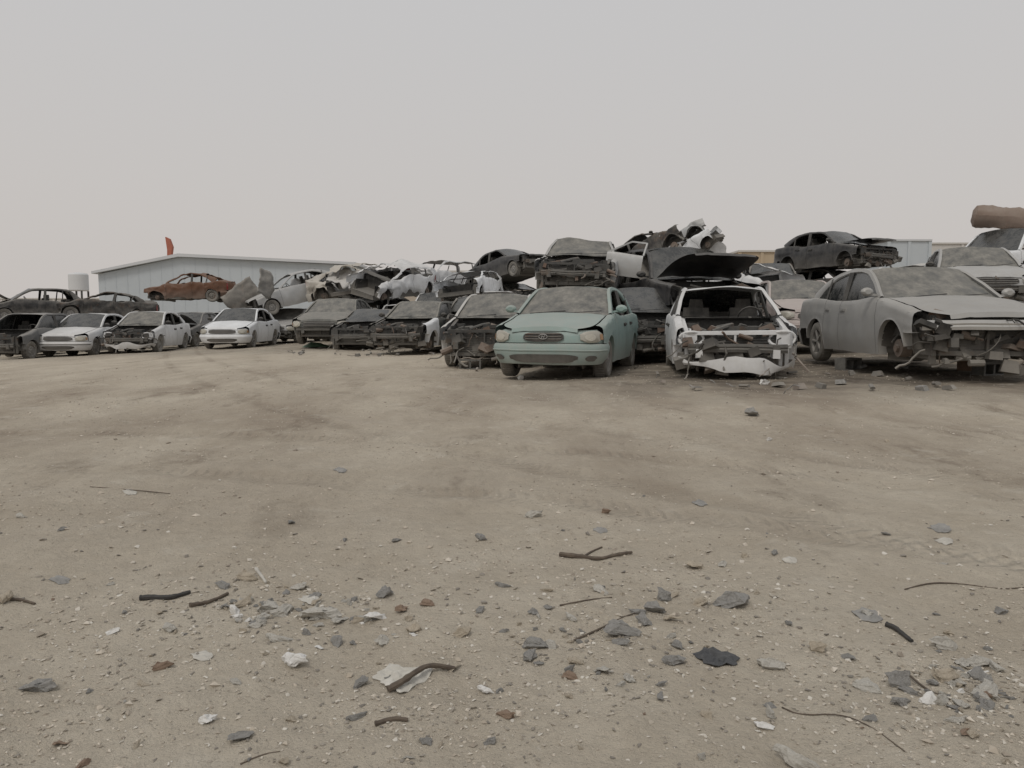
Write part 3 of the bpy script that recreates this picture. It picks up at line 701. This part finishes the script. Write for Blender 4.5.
stack_under(766,25.5,'grey wreck beneath the half hidden dark hatchback',crush=.7,pm='grey')
V('pale flattened shell between the black sedan and the silver sedan roof','sedan','whitedusty',px=900,d=21,yaw=40,z=1.0,flags=SHELL+'nowheels',amp=.08,crush=.75,group=g2,far=True)
stack_under(900,21.5,'grey crushed car beneath the pale flattened shell at right',crush=.3,pm='grey',yaw=30)
V('dark grey wreck crowded at the right edge behind the big silver sedan','hatch','grey',px=1052,d=15.5,yaw=-10,front=True,flags='nobumper nolamps noside nohood',amp=.05,group=g2,z=.6)
stack_under(1056,17.6,'dark crushed car beneath the dark grey wreck at the right edge',crush=.3,yaw=-10)
# ---------------------------------------------------------------- loose panels
def loose_door(label,pm,loc,rot,kind='sedan',sc=1):
    S=SH[kind]; root=empty('detached_door',label,'car door','loose car panels',loc,rot); root.scale=(sc,)*3
    sh=Vector((-(S.xB+S.xA0)/2,-S.h0,-.2))
    m=MB(); S.patch(m,S.xB+.004,S.xA0+.02,1); m.v=[v+sh for v in m.v]; m.build('door_panel',P[pm],root)
    m=MB(); a=[(S.xB,S.zb,0),(S.xB-.05,S.H-.07,0),(S.xA1,S.H-.07,0),(S.xA0,S.zb,0)]
    for p,q in zip(a,a[1:]):
        m.bar(Vector((p[0],S.yU(0,p[1]),p[1]))+sh,Vector((q[0],S.yU(0,q[1]),q[1]))+sh,.05,.05)
    m.build('window_frame',P[pm],root)
    m=MB(); m.box((0,-.09,.42),(.95,.05,.5)); m.build('door_trim',MAT['dark'],root)
def loose_hood(label,pm,loc,rot,amp=.05,scale=1):
    m=MB(); rows=[]
    for i in range(15):
        x=i/14*1.0-.5; rows.append([Vector((x,u*(.68-.12*(i/14)**3),.04*(1-u*u)-.06*(i/14)**2)) for u in [j/8-1 for j in range(17)]])
    m.grid(rows); so=Vector((loc[0],loc[1],3))
    o=m.build('loose_hood',P[pm],None,lambda p:p+amp*noise.noise_vector(p*2+so)+amp*.4*noise.noise_vector(p*6+so))
    sd=o.modifiers.new('thick','SOLIDIFY'); sd.thickness=.02
    o.location=loc; o.rotation_euler=rot; o.scale=(scale,)*3
    tag(o,label,'car hood','loose car panels')
p=at(622,276,16.4); loose_door('silver car door standing upright on top of the pile behind the teal sedan','silver2',p,(R(2),R(-8),R(166)),sc=.66)
p=at(244,297,31); loose_hood('dark crumpled hood standing on edge right of the rusty brown sedan','burnt',p,(R(70),R(50),R(20)),.12,1.1)
p=at(345,276,30.5); loose_hood('pale crumpled hood lying over the twisted beige shell','white',p,(R(15),R(-30),R(40)),.15,1.1)
p=at(646,266,17.4); loose_hood('dark bent hood leaning on the dark tilted wreck','blackd',p,(R(50),R(-20),R(10)),.1,.6)
p=at(682,262,17.0); loose_hood('pale torn panel wedged between the tilted dark wreck and the white shell','silver2',p,(R(80),R(35),R(100)),.14,.5)
p=at(714,252,17.4); loose_hood('white torn panel standing beside the leaning white shell','white',p,(R(75),R(-70),R(40)),.10,.55)
p=at(266,284,30); loose_hood('bent grey panel propped beside the tilted silver sedan','grey',p,(R(80),R(20),R(60)),.12,.8)
# ---------------------------------------------------------------- cinder blocks
def block(label,loc,rz=0,mat='block',tilt=0,grp='concrete blocks under the cars'):
    m=MB(); L,W,H=.39,.19,.19; t=.032
    for y in (-1,1): m.box((0,y*(W-t)/2,0),(L,t,H))
    for x in (-1,0,1): m.box((x*(L-t)/2,0,0),(t,W-2*t-.001,H-.003))
    o=m.build('concrete_block',MAT[mat],None,lambda p:p+.008*noise.noise_vector(p*9),smooth=False)
    o.location=loc; o.rotation_euler=(R(90)+tilt,0,rz); tag(o,label,'concrete block',grp)
def blk(px,py,k,label,mat='block',rz=0):
    p=gp(px,py); block(label,(p.x,p.y,p.z+.08+.19*k),rz,mat)
blk(988,374,0,'lower concrete block of the prop under the nose of the silver sedan',rz=.35)
blk(988,374,1,'upper concrete block of the prop under the nose of the silver sedan',rz=-.1)
blk(966,370,0,'reddish hollow block beside the prop under the silver sedan','oblock',rz=.9)
blk(848,368,0,'concrete block under the doors of the silver sedan',rz=.5)
blk(470,369,0,'concrete block under the nose of the hoodless white sedan',rz=.1)
# ---------------------------------------------------------------- rusty tank on top
p=at(1020,226,21); m=MB(); rows=[[Vector((rr*math.cos(2*math.pi*k/28),yy,rr*math.sin(2*math.pi*k/28))) for k in range(29)] for rr,yy in [(.001,-1.15),(.2,-1.14),(.27,-1.1),(.29,-1.0)]+[(.29+.015*(j%4==0),-1.0+2.0*j/26) for j in range(1,26)]+[(.29,1.0),(.27,1.1),(.2,1.14),(.001,1.15)]]
m.grid(rows)
o=m.build('metal_tank',P['rust'],None,lambda q:q+.07*noise.noise_vector(q*2.3)+.02*noise.noise_vector(q*9)); o.location=(p.x,p.y,1.52+1.76+.27); o.rotation_euler=(R(-7),0,R(-112)); tag(o,'long rusty brown cylindrical tank on the roof of the white off-road vehicle','tank')
# ================================================================ background structures
def prism(name,pts,depth,mat,parent,off=0):
    m=MB(); n=len(pts); vs=[Vector((x,off,z)) for x,z in pts]+[Vector((x,off+depth,z)) for x,z in pts]
    m.add(vs,[tuple(range(n)),tuple(range(2*n-1,n-1,-1))]+[(i,i+n,(i+1)%n+n,(i+1)%n) for i in range(n)])
    return m.build(name,mat,parent,smooth=False)
D=75
a=at(98,271,D); b=at(180,254,D); c=at(352,262,D)
root=empty('warehouse','long pale blue warehouse with a low pitched roof rising behind the left pile','warehouse',None,(0,D,0))
prism('wall',[(a.x,-1),(a.x,a.z-.3),(b.x,b.z-.3),(c.x,c.z-.3),(c.x,-1)],30,MAT['shed'],root)
prism('roof',[(a.x-.4,a.z-.3+.02),(b.x,b.z-.28),(c.x+.4,c.z-.28),(c.x+.4,c.z-.05),(b.x,b.z+.02),(a.x-.4,a.z-.05)],31,MAT['shedroof'],root,-.5)
m=MB(); x=a.x+.6
while x<c.x-.3:
    top=(lerp(a.z,b.z,(x-a.x)/(b.x-a.x)) if x<b.x else lerp(b.z,c.z,(x-b.x)/(c.x-b.x)))-.4
    m.box((x,-.01,top/2),(.06,.02,top)); x+=1.1
m.build('cladding_ribs',MAT['shed'],root,smooth=False)
def wallobj(label,px0,px1,top,D,mat,nm='boundary_wall',cat='wall',dep=.3,extra=None):
    a=at(px0,top,D); b=at(px1,top,D); root=empty(nm,label,cat,None,(0,D,0))
    prism('wall_panel',[(a.x,-1),(a.x,a.z),(b.x,b.z),(b.x,-1)],dep,MAT[mat],root)
    m=MB(); m.box(((a.x+b.x)/2,dep/2,a.z+.08),(b.x-a.x+.3,dep+.3,.16)); m.build('coping' if dep<1 else 'roof',MAT['wall' if mat!='shed' else 'shedroof'],root,smooth=False)
    m=MB(); n=max(2,int((b.x-a.x)/4))
    for i in range(n+1): m.box((lerp(a.x,b.x,i/n),-.05,a.z/2),(.3,.08,a.z))
    m.build('pillar',MAT[mat],root,smooth=False)
wallobj('long pale boundary wall on the left horizon',-260,420,299,120,'wall')
wallobj('low sandy shed behind the white wagon left of centre',396,470,272,85,'beigew','shed','shed',8)
wallobj('ochre sided shed between the middle pile and the black sedan at right',740,784,252,70,'ochre','shed','shed',6)
wallobj('pale blue shed behind the dusty grey sedan at right',889,930,241,75,'shed','shed','shed',8)
wallobj('long low pale shed at the right behind the white off-road vehicle',925,1150,244,90,'wall','shed','shed',8)
wallobj('low pale boundary wall on the right horizon',470,1500,290,130,'wall')
D=68; a=at(69,273,D); b=at(88,291,D)
root=empty('water_tank','small white water tank on legs left of the warehouse','water tank',None,((a.x+b.x)/2,D,0))
w=b.x-a.x; m=MB(); M4=Matrix.Rotation(R(90),4,'X'); zc_=(a.z+b.z)/2; hh=(a.z-b.z)/2
m.lathe([(0,-hh),(w*.46,-hh),(w*.5,-hh*.9),(w*.5,hh*.8),(w*.44,hh*.95),(w*.15,hh*1.05),(0,hh*1.06)],28,M=Matrix.Translation((0,0,zc_))@M4)
m.build('tank_body',MAT['tank'],root)
for x in (-1,1):
    for y in (-1,1):
        m=MB(); m.box((x*w*.33,y*w*.33,b.z/2),(.12,.12,b.z)); m.build('leg',MAT['steel'],root,smooth=False)
D=112; p1=at(169,258,D)
root=empty('crane_boom','rusty red bent boom tip sticking up above the warehouse roof','crane',None,(p1.x,D,0))
m=MB(); m.bar((.3,0,-.5),(.2,0,p1.z),.5,.5); m.build('mast',MAT['redm'],root,smooth=False)
q=[at(x,y,D) for x,y in ((168,262),(168,250),(166,237),(170,239),(173,247),(172,255),(174,262))]
m=MB(); n=len(q); vs=[Vector((v.x-p1.x,-.3,v.z)) for v in q]+[Vector((v.x-p1.x,.3,v.z)) for v in q]
m.add(vs,[tuple(range(n)),tuple(range(2*n-1,n-1,-1))]+[(i,i+n,(i+1)%n+n,(i+1)%n) for i in range(n)]); m.build('boom_tip',MAT['redm'],root,smooth=False)
# ================================================================ debris
def rockmesh(seed,flat=.5,sub=True,amp=.09):
    rn=random.Random(seed); bm=bmesh.new()
    for i in range(13):
        v=Vector((rn.gauss(0,1),rn.gauss(0,1),rn.gauss(0,1))).normalized()*rn.uniform(.7,1)
        bm.verts.new((v.x*.5,v.y*.5*rn.uniform(.7,1),v.z*.5*flat))
    r=bmesh.ops.convex_hull(bm,input=bm.verts)
    bmesh.ops.delete(bm,geom=[g for g in set(r['geom_interior'])|set(r['geom_unused']) if isinstance(g,bmesh.types.BMVert)],context='VERTS')
    if sub:
        bmesh.ops.subdivide_edges(bm,edges=bm.edges,cuts=3,use_grid_fill=True)
        so=Vector((seed*3.1,seed,0))
        for v in bm.verts: v.co+=amp*noise.noise_vector(v.co*4+so)+amp*.6*noise.noise_vector(v.co*11+so)
    me=bpy.data.meshes.new('rock'); bm.to_mesh(me); bm.free(); return me
PROTO=[rockmesh(i,.45+.14*(i%4)) for i in range(18)]
LOWP=[]
for i in range(10):
    me=rockmesh(50+i,.5+.1*(i%4),False); LOWP.append(([v.co.copy() for v in me.vertices],[tuple(p.vertices) for p in me.polygons]))
CP={}
def proto(i,mat):
    k=(i%18,mat)
    if k not in CP:
        me=PROTO[i%18].copy(); me.materials.append(MAT[mat]); CP[k]=me
    return CP[k]
def rock(px,py,wpx,mat='rock',label=None,flat=.8,asp=.8,group=None,cat='stone',name='stone'):
    p=gp(px,py); s=wpx/F*p.y
    o=bpy.data.objects.new(name,proto(random.randrange(18),mat)); COL.objects.link(o)
    o.location=(p.x,p.y,gz(p.x,p.y)+s*.13*flat); o.scale=(s*1.1,s*asp*random.uniform(.7,1.2),s*flat); o.rotation_euler=(random.uniform(-.3,.3),random.uniform(-.3,.3),random.uniform(0,6.3) if label is None or group else random.uniform(-.5,.5))
    tag(o,label,cat,group); return o
rk=[(660,613,42,'rock','large grey angular rock right of centre in the foreground'),(624,634,54,'rock','broad grey rock just left below the large angular rock'),
(731,606,44,'rock','flat grey stone right of the large angular rock'),(771,668,36,'rockp','pale round stone beside the black plastic scrap'),
(800,762,64,'rockp','pale stone cut by the bottom edge'),(298,664,44,'rockw','flat white plaster chip at lower left of centre'),
(280,639,34,'rockp','pale stone above the white plaster chip'),(322,617,44,'rockp','pale slab in the rubble left of centre'),
(533,517,20,'rockp','small pale stone alone in the middle distance'),(755,416,26,'rock','grey stone in front of the stripped white sedan'),
(764,384,15,'rockw','white stone under the nose of the stripped white sedan'),(780,378,15,'rockp','pale stone beside the white one under the stripped sedan'),
(21,518,15,'rockp','small pale stone at the left edge in the middle distance'),(40,690,44,'rock','flat grey stone at lower left'),
(113,633,18,'rockw','small white chip left of the rubble'),(210,722,32,'rockw','white chip near the bottom left'),
(241,738,32,'rock','grey stone near the bottom left'),(534,646,30,'rock','grey stone below centre left of the broad rock'),
(1001,613,18,'rock','small dark stone at the right edge'),(944,648,34,'rockp','pale grey lump above the rubble heap at right'),
(764,728,26,'rockw','white chip near the bottom right of centre'),(487,692,24,'rockw','small whitish stone at bottom centre'),
(356,717,26,'rock','small grey stone under the pale cloth scrap'),(404,611,24,'rockr','brown brick fragment in the rubble left of centre'),
(427,604,18,'rockr','smaller brown fragment beside the brick fragment'),(270,610,32,'rockp','pale lump in the rubble above the pale stone'),
(870,616,26,'rockp','pale lump at the left end of the short dark stick'),(545,590,22,'rockb','sandy clod below the forked branch'),
(503,586,20,'rock','grey chip left of the sandy clod'),(482,539,16,'rock','dark grey chip in the middle of the sand'),
(606,514,14,'rockr','small brown lump right of the lone pale stone'),(770,441,10,'rockw','tiny white chip in the right middle distance')]
for a in rk: rock(a[0],a[1],a[2],a[3],a[4],flat=random.uniform(.6,.95))
for i in range(52):
    px=random.gauss(956,30); py=random.gauss(686,15)
    rock(px,py,random.choice([9,10,12,16,22,28,36]),random.choice(['rock','rockp','rock','rockp','rockw','rockb']),'broken concrete piece in the rubble heap at lower right',group='rubble heap at lower right',cat='rubble',flat=random.uniform(.6,1.1))
for i in range(72):
    px=random.gauss(285,70); py=random.gauss(612,13)
    rock(px,py,random.choice([8,10,13,16,20,26]),random.choice(['rock','rockp','rockb','rockw','rockp']),'broken piece in the rubble patch left of centre',group='rubble patch left of centre',cat='rubble',flat=random.uniform(.5,1.0))
for i in range(44):
    px=random.gauss(600,60); py=random.gauss(642,30)
    rock(px,py,random.choice([8,9,11,15,20,26]),random.choice(['rock','rockp','rockb','rock']),'small stone in the patch around the broad grey rock',group='stones around the broad grey rock')
for i in range(92):
    px=random.uniform(-40,1064); py=random.uniform(430,766)**1; py=766-abs(random.gauss(0,1))*130
    if py<420: py=random.uniform(560,760)
    w=random.choice([7,9,12,16,20,26]) if py>560 else random.choice([5,6,8,10,13])
    near=py>560
    rock(px,py,w,random.choice(['rock','rockp','rockb','rockb','rockb','rockr','rock']),'small loose stone on the foreground sand' if near else 'small loose stone on the middle ground sand',group='loose stones on the foreground sand' if near else 'loose stones on the middle ground sand',flat=random.uniform(.5,.9))
def gritmat(nm,c0,c1,c2):
    m,n,l,b=newmat(nm); pos=n.new('ShaderNodeNewGeometry'); 
    cr=n.new('ShaderNodeValToRGB'); l.new(pos.outputs['Random Per Island'],cr.inputs[0]); e=cr.color_ramp.elements
    e[0].color=(*c0,1); e[1].color=(*c2,1); k=e.new(.5); k.color=(*c1,1)
    l.new(cr.outputs[0],b.inputs['Base Color']); b.inputs['Roughness'].default_value=.95; return m
GM=gritmat('grit_mix',(.26,.225,.185),(.47,.415,.34),(.58,.53,.455)); GM2=gritmat('gravel_mix',(.18,.165,.145),(.43,.385,.32),(.60,.57,.51))
def grit():
    rn=random.Random(3); vs=[]; fs=[]
    base=[Vector(v) for v in ((1,0,0),(-1,0,0),(0,1,0),(0,-1,0),(0,0,.7),(0,0,-.7))]
    tri=[(0,2,4),(2,1,4),(1,3,4),(3,0,4),(2,0,5),(1,2,5),(3,1,5),(0,3,5)]
    for i in range(26000):
        y=1.3+ rn.random()**1.9*14; x=rn.uniform(-.78,.78)*y
        if noise.noise(Vector((x*1.2,y*1.2,4)))+rn.uniform(-.3,.3)<.03: continue
        s=rn.uniform(.0015,.0055)*(1+.10*y)*(1 if rn.random()<.95 else 2.2); z=gz(x,y); o=len(vs); a=rn.uniform(0,6)
        Q=Matrix.Rotation(a,3,'Z')@Matrix.Rotation(rn.uniform(-.5,.5),3,'X')
        for b in base:
            q=Q@Vector((b.x*s*rn.uniform(.6,1.5),b.y*s*rn.uniform(.6,1.2),b.z*s*rn.uniform(.6,1.1))); vs.append((x+q.x,y+q.y,z+q.z+s*.2))
        fs+=[tuple(k+o for k in t) for t in tri]
    me=bpy.data.meshes.new('grit'); me.from_pydata(vs,[],fs); me.materials.append(GM)
    o=bpy.data.objects.new('grit',me); COL.objects.link(o); tag(o,'fine grit and pebbles strewn over the sandy ground','grit',kind='stuff')
    vs=[]; fs=[]; cl=[(285,612,95,20),(600,645,80,38),(956,688,50,24),(430,715,90,28),(820,700,110,40),(150,640,90,45),(700,600,160,40)]
    for i in range(3800):
        if rn.random()<.7:
            c=rn.choice(cl); px=rn.gauss(c[0],c[2]); py=rn.gauss(c[1],c[3])
        else:
            px=rn.uniform(-60,1080); py=768-abs(rn.gauss(0,1))*150
        if py<400 or py>790: continue
        p=gp(px,py); w=rn.choice([2,2.5,3,3.5,4,5,6,7])*(1 if py>520 else .6); s=w/F*p.y
        V_,F_=LOWP[rn.randrange(10)]; Q=Matrix.Rotation(rn.uniform(0,6),3,'Z')@Matrix.Rotation(rn.uniform(-.6,.6),3,'X'); o=len(vs)
        sx,sy,sz=s*1.2,s*rn.uniform(.6,1.2),s*rn.uniform(.5,1.1)
        for b in V_:
            q=Q@Vector((b.x*sx,b.y*sy,b.z*sz)); vs.append((p.x+q.x,p.y+q.y,p.z+q.z+s*.1))
        fs+=[tuple(k+o for k in t) for t in F_]
    me=bpy.data.meshes.new('gravel'); me.from_pydata(vs,[],fs); me.materials.append(GM2)
    o=bpy.data.objects.new('gravel',me); COL.objects.link(o); tag(o,'small broken gravel and crumbs of concrete scattered over the sand','gravel',kind='stuff')
grit()
def stick(pts,rpx,mat,label,name='stick',cat='stick',lift=.0,group=None):
    P3=[]; 
    for i,(px,py) in enumerate(pts):
        p=gp(px,py); P3.append((p.x,p.y,gz(p.x,p.y)+rpx/F*p.y*.7+lift*math.sin(math.pi*i/(len(pts)-1))))
    P3=chaikin(P3,2); r0=rpx/F*P3[0][1]
    m=MB(); m.tube(P3,[r0*(1-.45*i/len(P3))*(1+.35*noise.noise(Vector((i*.8,rpx,0)))) for i in range(len(P3))],7)
    o=m.build(name,MAT[mat]); tag(o,label,cat,group); return o
stick([(140,600),(152,599),(166,600),(180,597),(190,594)],3.2,'rubber','black rubber hose piece lying left of the rubble','rubber_hose','hose')
stick([(190,607),(204,605),(216,601),(228,595)],2.6,'stick','curved dark stick right of the black hose')
stick([(0,603),(10,600),(22,601),(35,605)],2,'stick','thin stick at the left edge of the foreground')
stick([(560,556),(580,558),(600,561),(618,556),(632,554)],2.6,'stick','forked dry branch lying in the middle of the foreground')
stick([(583,558),(592,552),(602,548)],1.4,'stick','short twig crossing the forked dry branch')
stick([(572,642),(595,632),(618,620),(640,612)],1.3,'stick','thin twig left of the large angular rock')
stick([(886,626),(896,630),(904,637),(912,643)],3,'rubber','short thick dark stick at the right of the foreground')
stick([(782,708),(800,716),(840,714),(870,726),(905,752)],.9,'stick','long thin wire curling near the bottom right','wire','wire')
stick([(905,590),(930,583),(960,584),(1000,590),(1024,588)],.9,'stick','thin wire lying at the right edge','wire','wire')
stick([(90,485),(130,490),(170,494)],.6,'stick','thin stick on the left middle ground')
stick([(240,765),(262,755),(280,752)],1,'stick','twig at the bottom left of centre')
stick([(375,726),(395,720),(408,722)],3.2,'stick','short brown stick below the pale cloth scrap')
stick([(560,606),(590,600),(612,598)],1,'stick','thin twig above the broad grey rock')
stick([(256,570),(262,578),(266,584)],2.0,'rockp','short pale rod standing out of the sand at left')
stick([(905,672),(925,690),(950,700)],1.3,'stick','bent wire poking out of the rubble heap at lower right','wire','wire')
def scrap(pts,mat,label,hgt=.02,name='scrap',cat='scrap',seed=1,group=None):
    c=Vector((sum(p[0] for p in pts)/len(pts),sum(p[1] for p in pts)/len(pts)))
    rn=random.Random(seed); pp=chaikin([(*p,) for p in pts]+[pts[0]],2); n_=len(pp)-1
    jit=[1+rn.uniform(-.18,.1) for _ in range(n_)]; jit.append(jit[0]); rows=[]
    K=15
    for k in range(K):
        t=k/(K-1); row=[]
        for i,(x,y) in enumerate(pp):
            tt=t*lerp(1,jit[i],t)
            g=gp(lerp(c.x,x,tt),lerp(c.y,y,tt)); q=Vector((g.x,g.y,seed))
            h=hgt*(.3+.5*abs(noise.noise(q*22))*2+.45*noise.noise(q*60))*(1-.5*t**3)
            row.append(Vector((g.x,g.y,g.z+max(.002,h))))
        rows.append(row)
    m=MB(); m.grid(rows); o=m.build(name,MAT[mat],smooth=False); sd=o.modifiers.new('t','SOLIDIFY'); sd.thickness=.002; tag(o,label,cat,group)
scrap([(692,655),(705,650),(725,652),(742,658),(736,666),(716,669),(700,664)],'scrapd','curled black plastic scrap in the right foreground',.02,'plastic_scrap')
scrap([(372,676),(388,664),(405,670),(432,666),(428,680),(405,696),(392,690),(380,686)],'cloth','pale torn cloth scrap at bottom centre left',.022,'cloth_scrap',seed=4)
stick([(388,692),(402,690),(416,682),(430,672),(455,671)],4,'stick','dark root piece lying over the pale torn cloth',lift=.02)
scrap([(190,655),(205,650),(216,656),(208,662),(196,662)],'rockp','small pale plastic flake left of the plaster chip',.010,'plastic_scrap',seed=8)
scrap([(852,612),(862,607),(884,616),(880,624),(862,622)],'rock','grey crumpled paper right of the large rock',.016,'paper_scrap',seed=6)
for i,(px,py,w,mt,nm,lb) in enumerate([(60,580,11,'rock','plastic_scrap','dull grey fragment at the left of the foreground'),(130,492,8,'rockp','paper_scrap','pale paper fragment on the left middle ground'),(940,528,12,'rock','plastic_scrap','grey plastic fragment at right of the middle ground'),(945,541,10,'rockp','paper_scrap','pale fragment below the grey plastic at right'),(600,530,8,'rock','plastic_scrap','grey fragment above the forked branch'),(310,600,12,'rockp','paper_scrap','pale fragment at the top of the rubble patch'),(340,470,7,'rock','plastic_scrap','grey fragment far out on the sand left of centre'),(700,503,8,'rock','plastic_scrap','grey fragment right of centre in the middle ground'),(790,560,9,'rockp','paper_scrap','pale fragment above the flat grey stone')]):
    scrap([(px-w,py),(px-w*.3,py-w*.4),(px+w*.8,py-w*.2),(px+w,py+w*.3),(px,py+w*.5)],mt,lb,.012,nm,seed=20+i)
for i in range(90):
    px=random.choice([random.uniform(640,1010),random.uniform(440,640),random.uniform(280,440),random.uniform(640,1010)]); d=random.uniform(8.6,12) if px>640 else (random.uniform(10.5,15) if px>440 else random.uniform(18,23))
    p=at(px,HZ,d); m=MB(); rn=random.Random(i); clutter(m,-.09,.09,-.09,.09,0,.03,1,rn)
    o=m.build('scrap_piece',MAT[rn.choice(['plastic','steel','rustm','dark','rock'])]); o.location=(p.x,p.y,gz(p.x,p.y)+.03); o.scale=(.75,.75,.5)
    tag(o,'small piece of scrap lying at the foot of the wrecks','scrap','scrap pieces at the foot of the wrecks')
p=gp(316,347); m=MB(); rows=[[Vector((.45*math.cos(a)*(1-.2*k),.2*math.sin(a)*(1-.2*k),.05*k+.02)) for a in [2*math.pi*j/14 for j in range(15)]] for k in range(4)]
m.grid(rows); m.add(rows[-1][:-1],[tuple(range(14))]); o=m.build('plastic_tub',MAT['greenp'],None,lambda q:q+.05*noise.noise_vector(q*4)); o.location=(p.x,p.y,p.z); tag(o,'flattened green plastic tub on the ground before the dark green sedan','tub')
# ================================================================ light and camera
w=bpy.data.worlds.new('World'); scene.world=w; w.use_nodes=True; n=w.node_tree.nodes; l=w.node_tree.links
for x in list(n): n.remove(x)
out=n.new('ShaderNodeOutputWorld'); mx=n.new('ShaderNodeMixShader'); b1=n.new('ShaderNodeBackground'); b2=n.new('ShaderNodeBackground')
sky=n.new('ShaderNodeTexSky'); sky.sky_type='NISHITA'; sky.sun_disc=False; sky.sun_elevation=R(55); sky.sun_rotation=R(-150); sky.dust_density=8; sky.air_density=1.5
l.new(sky.outputs[0],b1.inputs[0]); b1.inputs[1].default_value=.07
tc=n.new('ShaderNodeTexCoord'); sx=n.new('ShaderNodeSeparateXYZ'); l.new(tc.outputs['Generated'],sx.inputs[0])
mr=n.new('ShaderNodeMapRange'); l.new(sx.outputs[2],mr.inputs[0]); mr.inputs[1].default_value=0; mr.inputs[2].default_value=.5
cr=n.new('ShaderNodeValToRGB'); l.new(mr.outputs[0],cr.inputs[0]); e=cr.color_ramp.elements; e[0].color=(.525,.49,.465,1); e[1].color=(.51,.51,.515,1)
l.new(cr.outputs[0],b2.inputs[0]); b2.inputs[1].default_value=1.17
mx.inputs[0].default_value=.90; l.new(b1.outputs[0],mx.inputs[1]); l.new(b2.outputs[0],mx.inputs[2]); l.new(mx.outputs[0],out.inputs[0])
sl=bpy.data.lights.new('sun','SUN'); sl.energy=.95; sl.angle=R(16); sl.color=(1,.95,.88); so=bpy.data.objects.new('sun',sl); COL.objects.link(so)
so.rotation_euler=(R(35),0,R(-30))
cam=bpy.data.cameras.new('camera'); cam.sensor_width=36; cam.lens=F/1024*36; cam.clip_end=3000; cam.clip_start=.05
co=bpy.data.objects.new('camera',cam); COL.objects.link(co); co.location=(0,0,EYE); co.rotation_euler=(R(90)-PA,0,0); scene.camera=co
scene.view_settings.view_transform='Standard'; scene.view_settings.look='None'; scene.view_settings.exposure=0
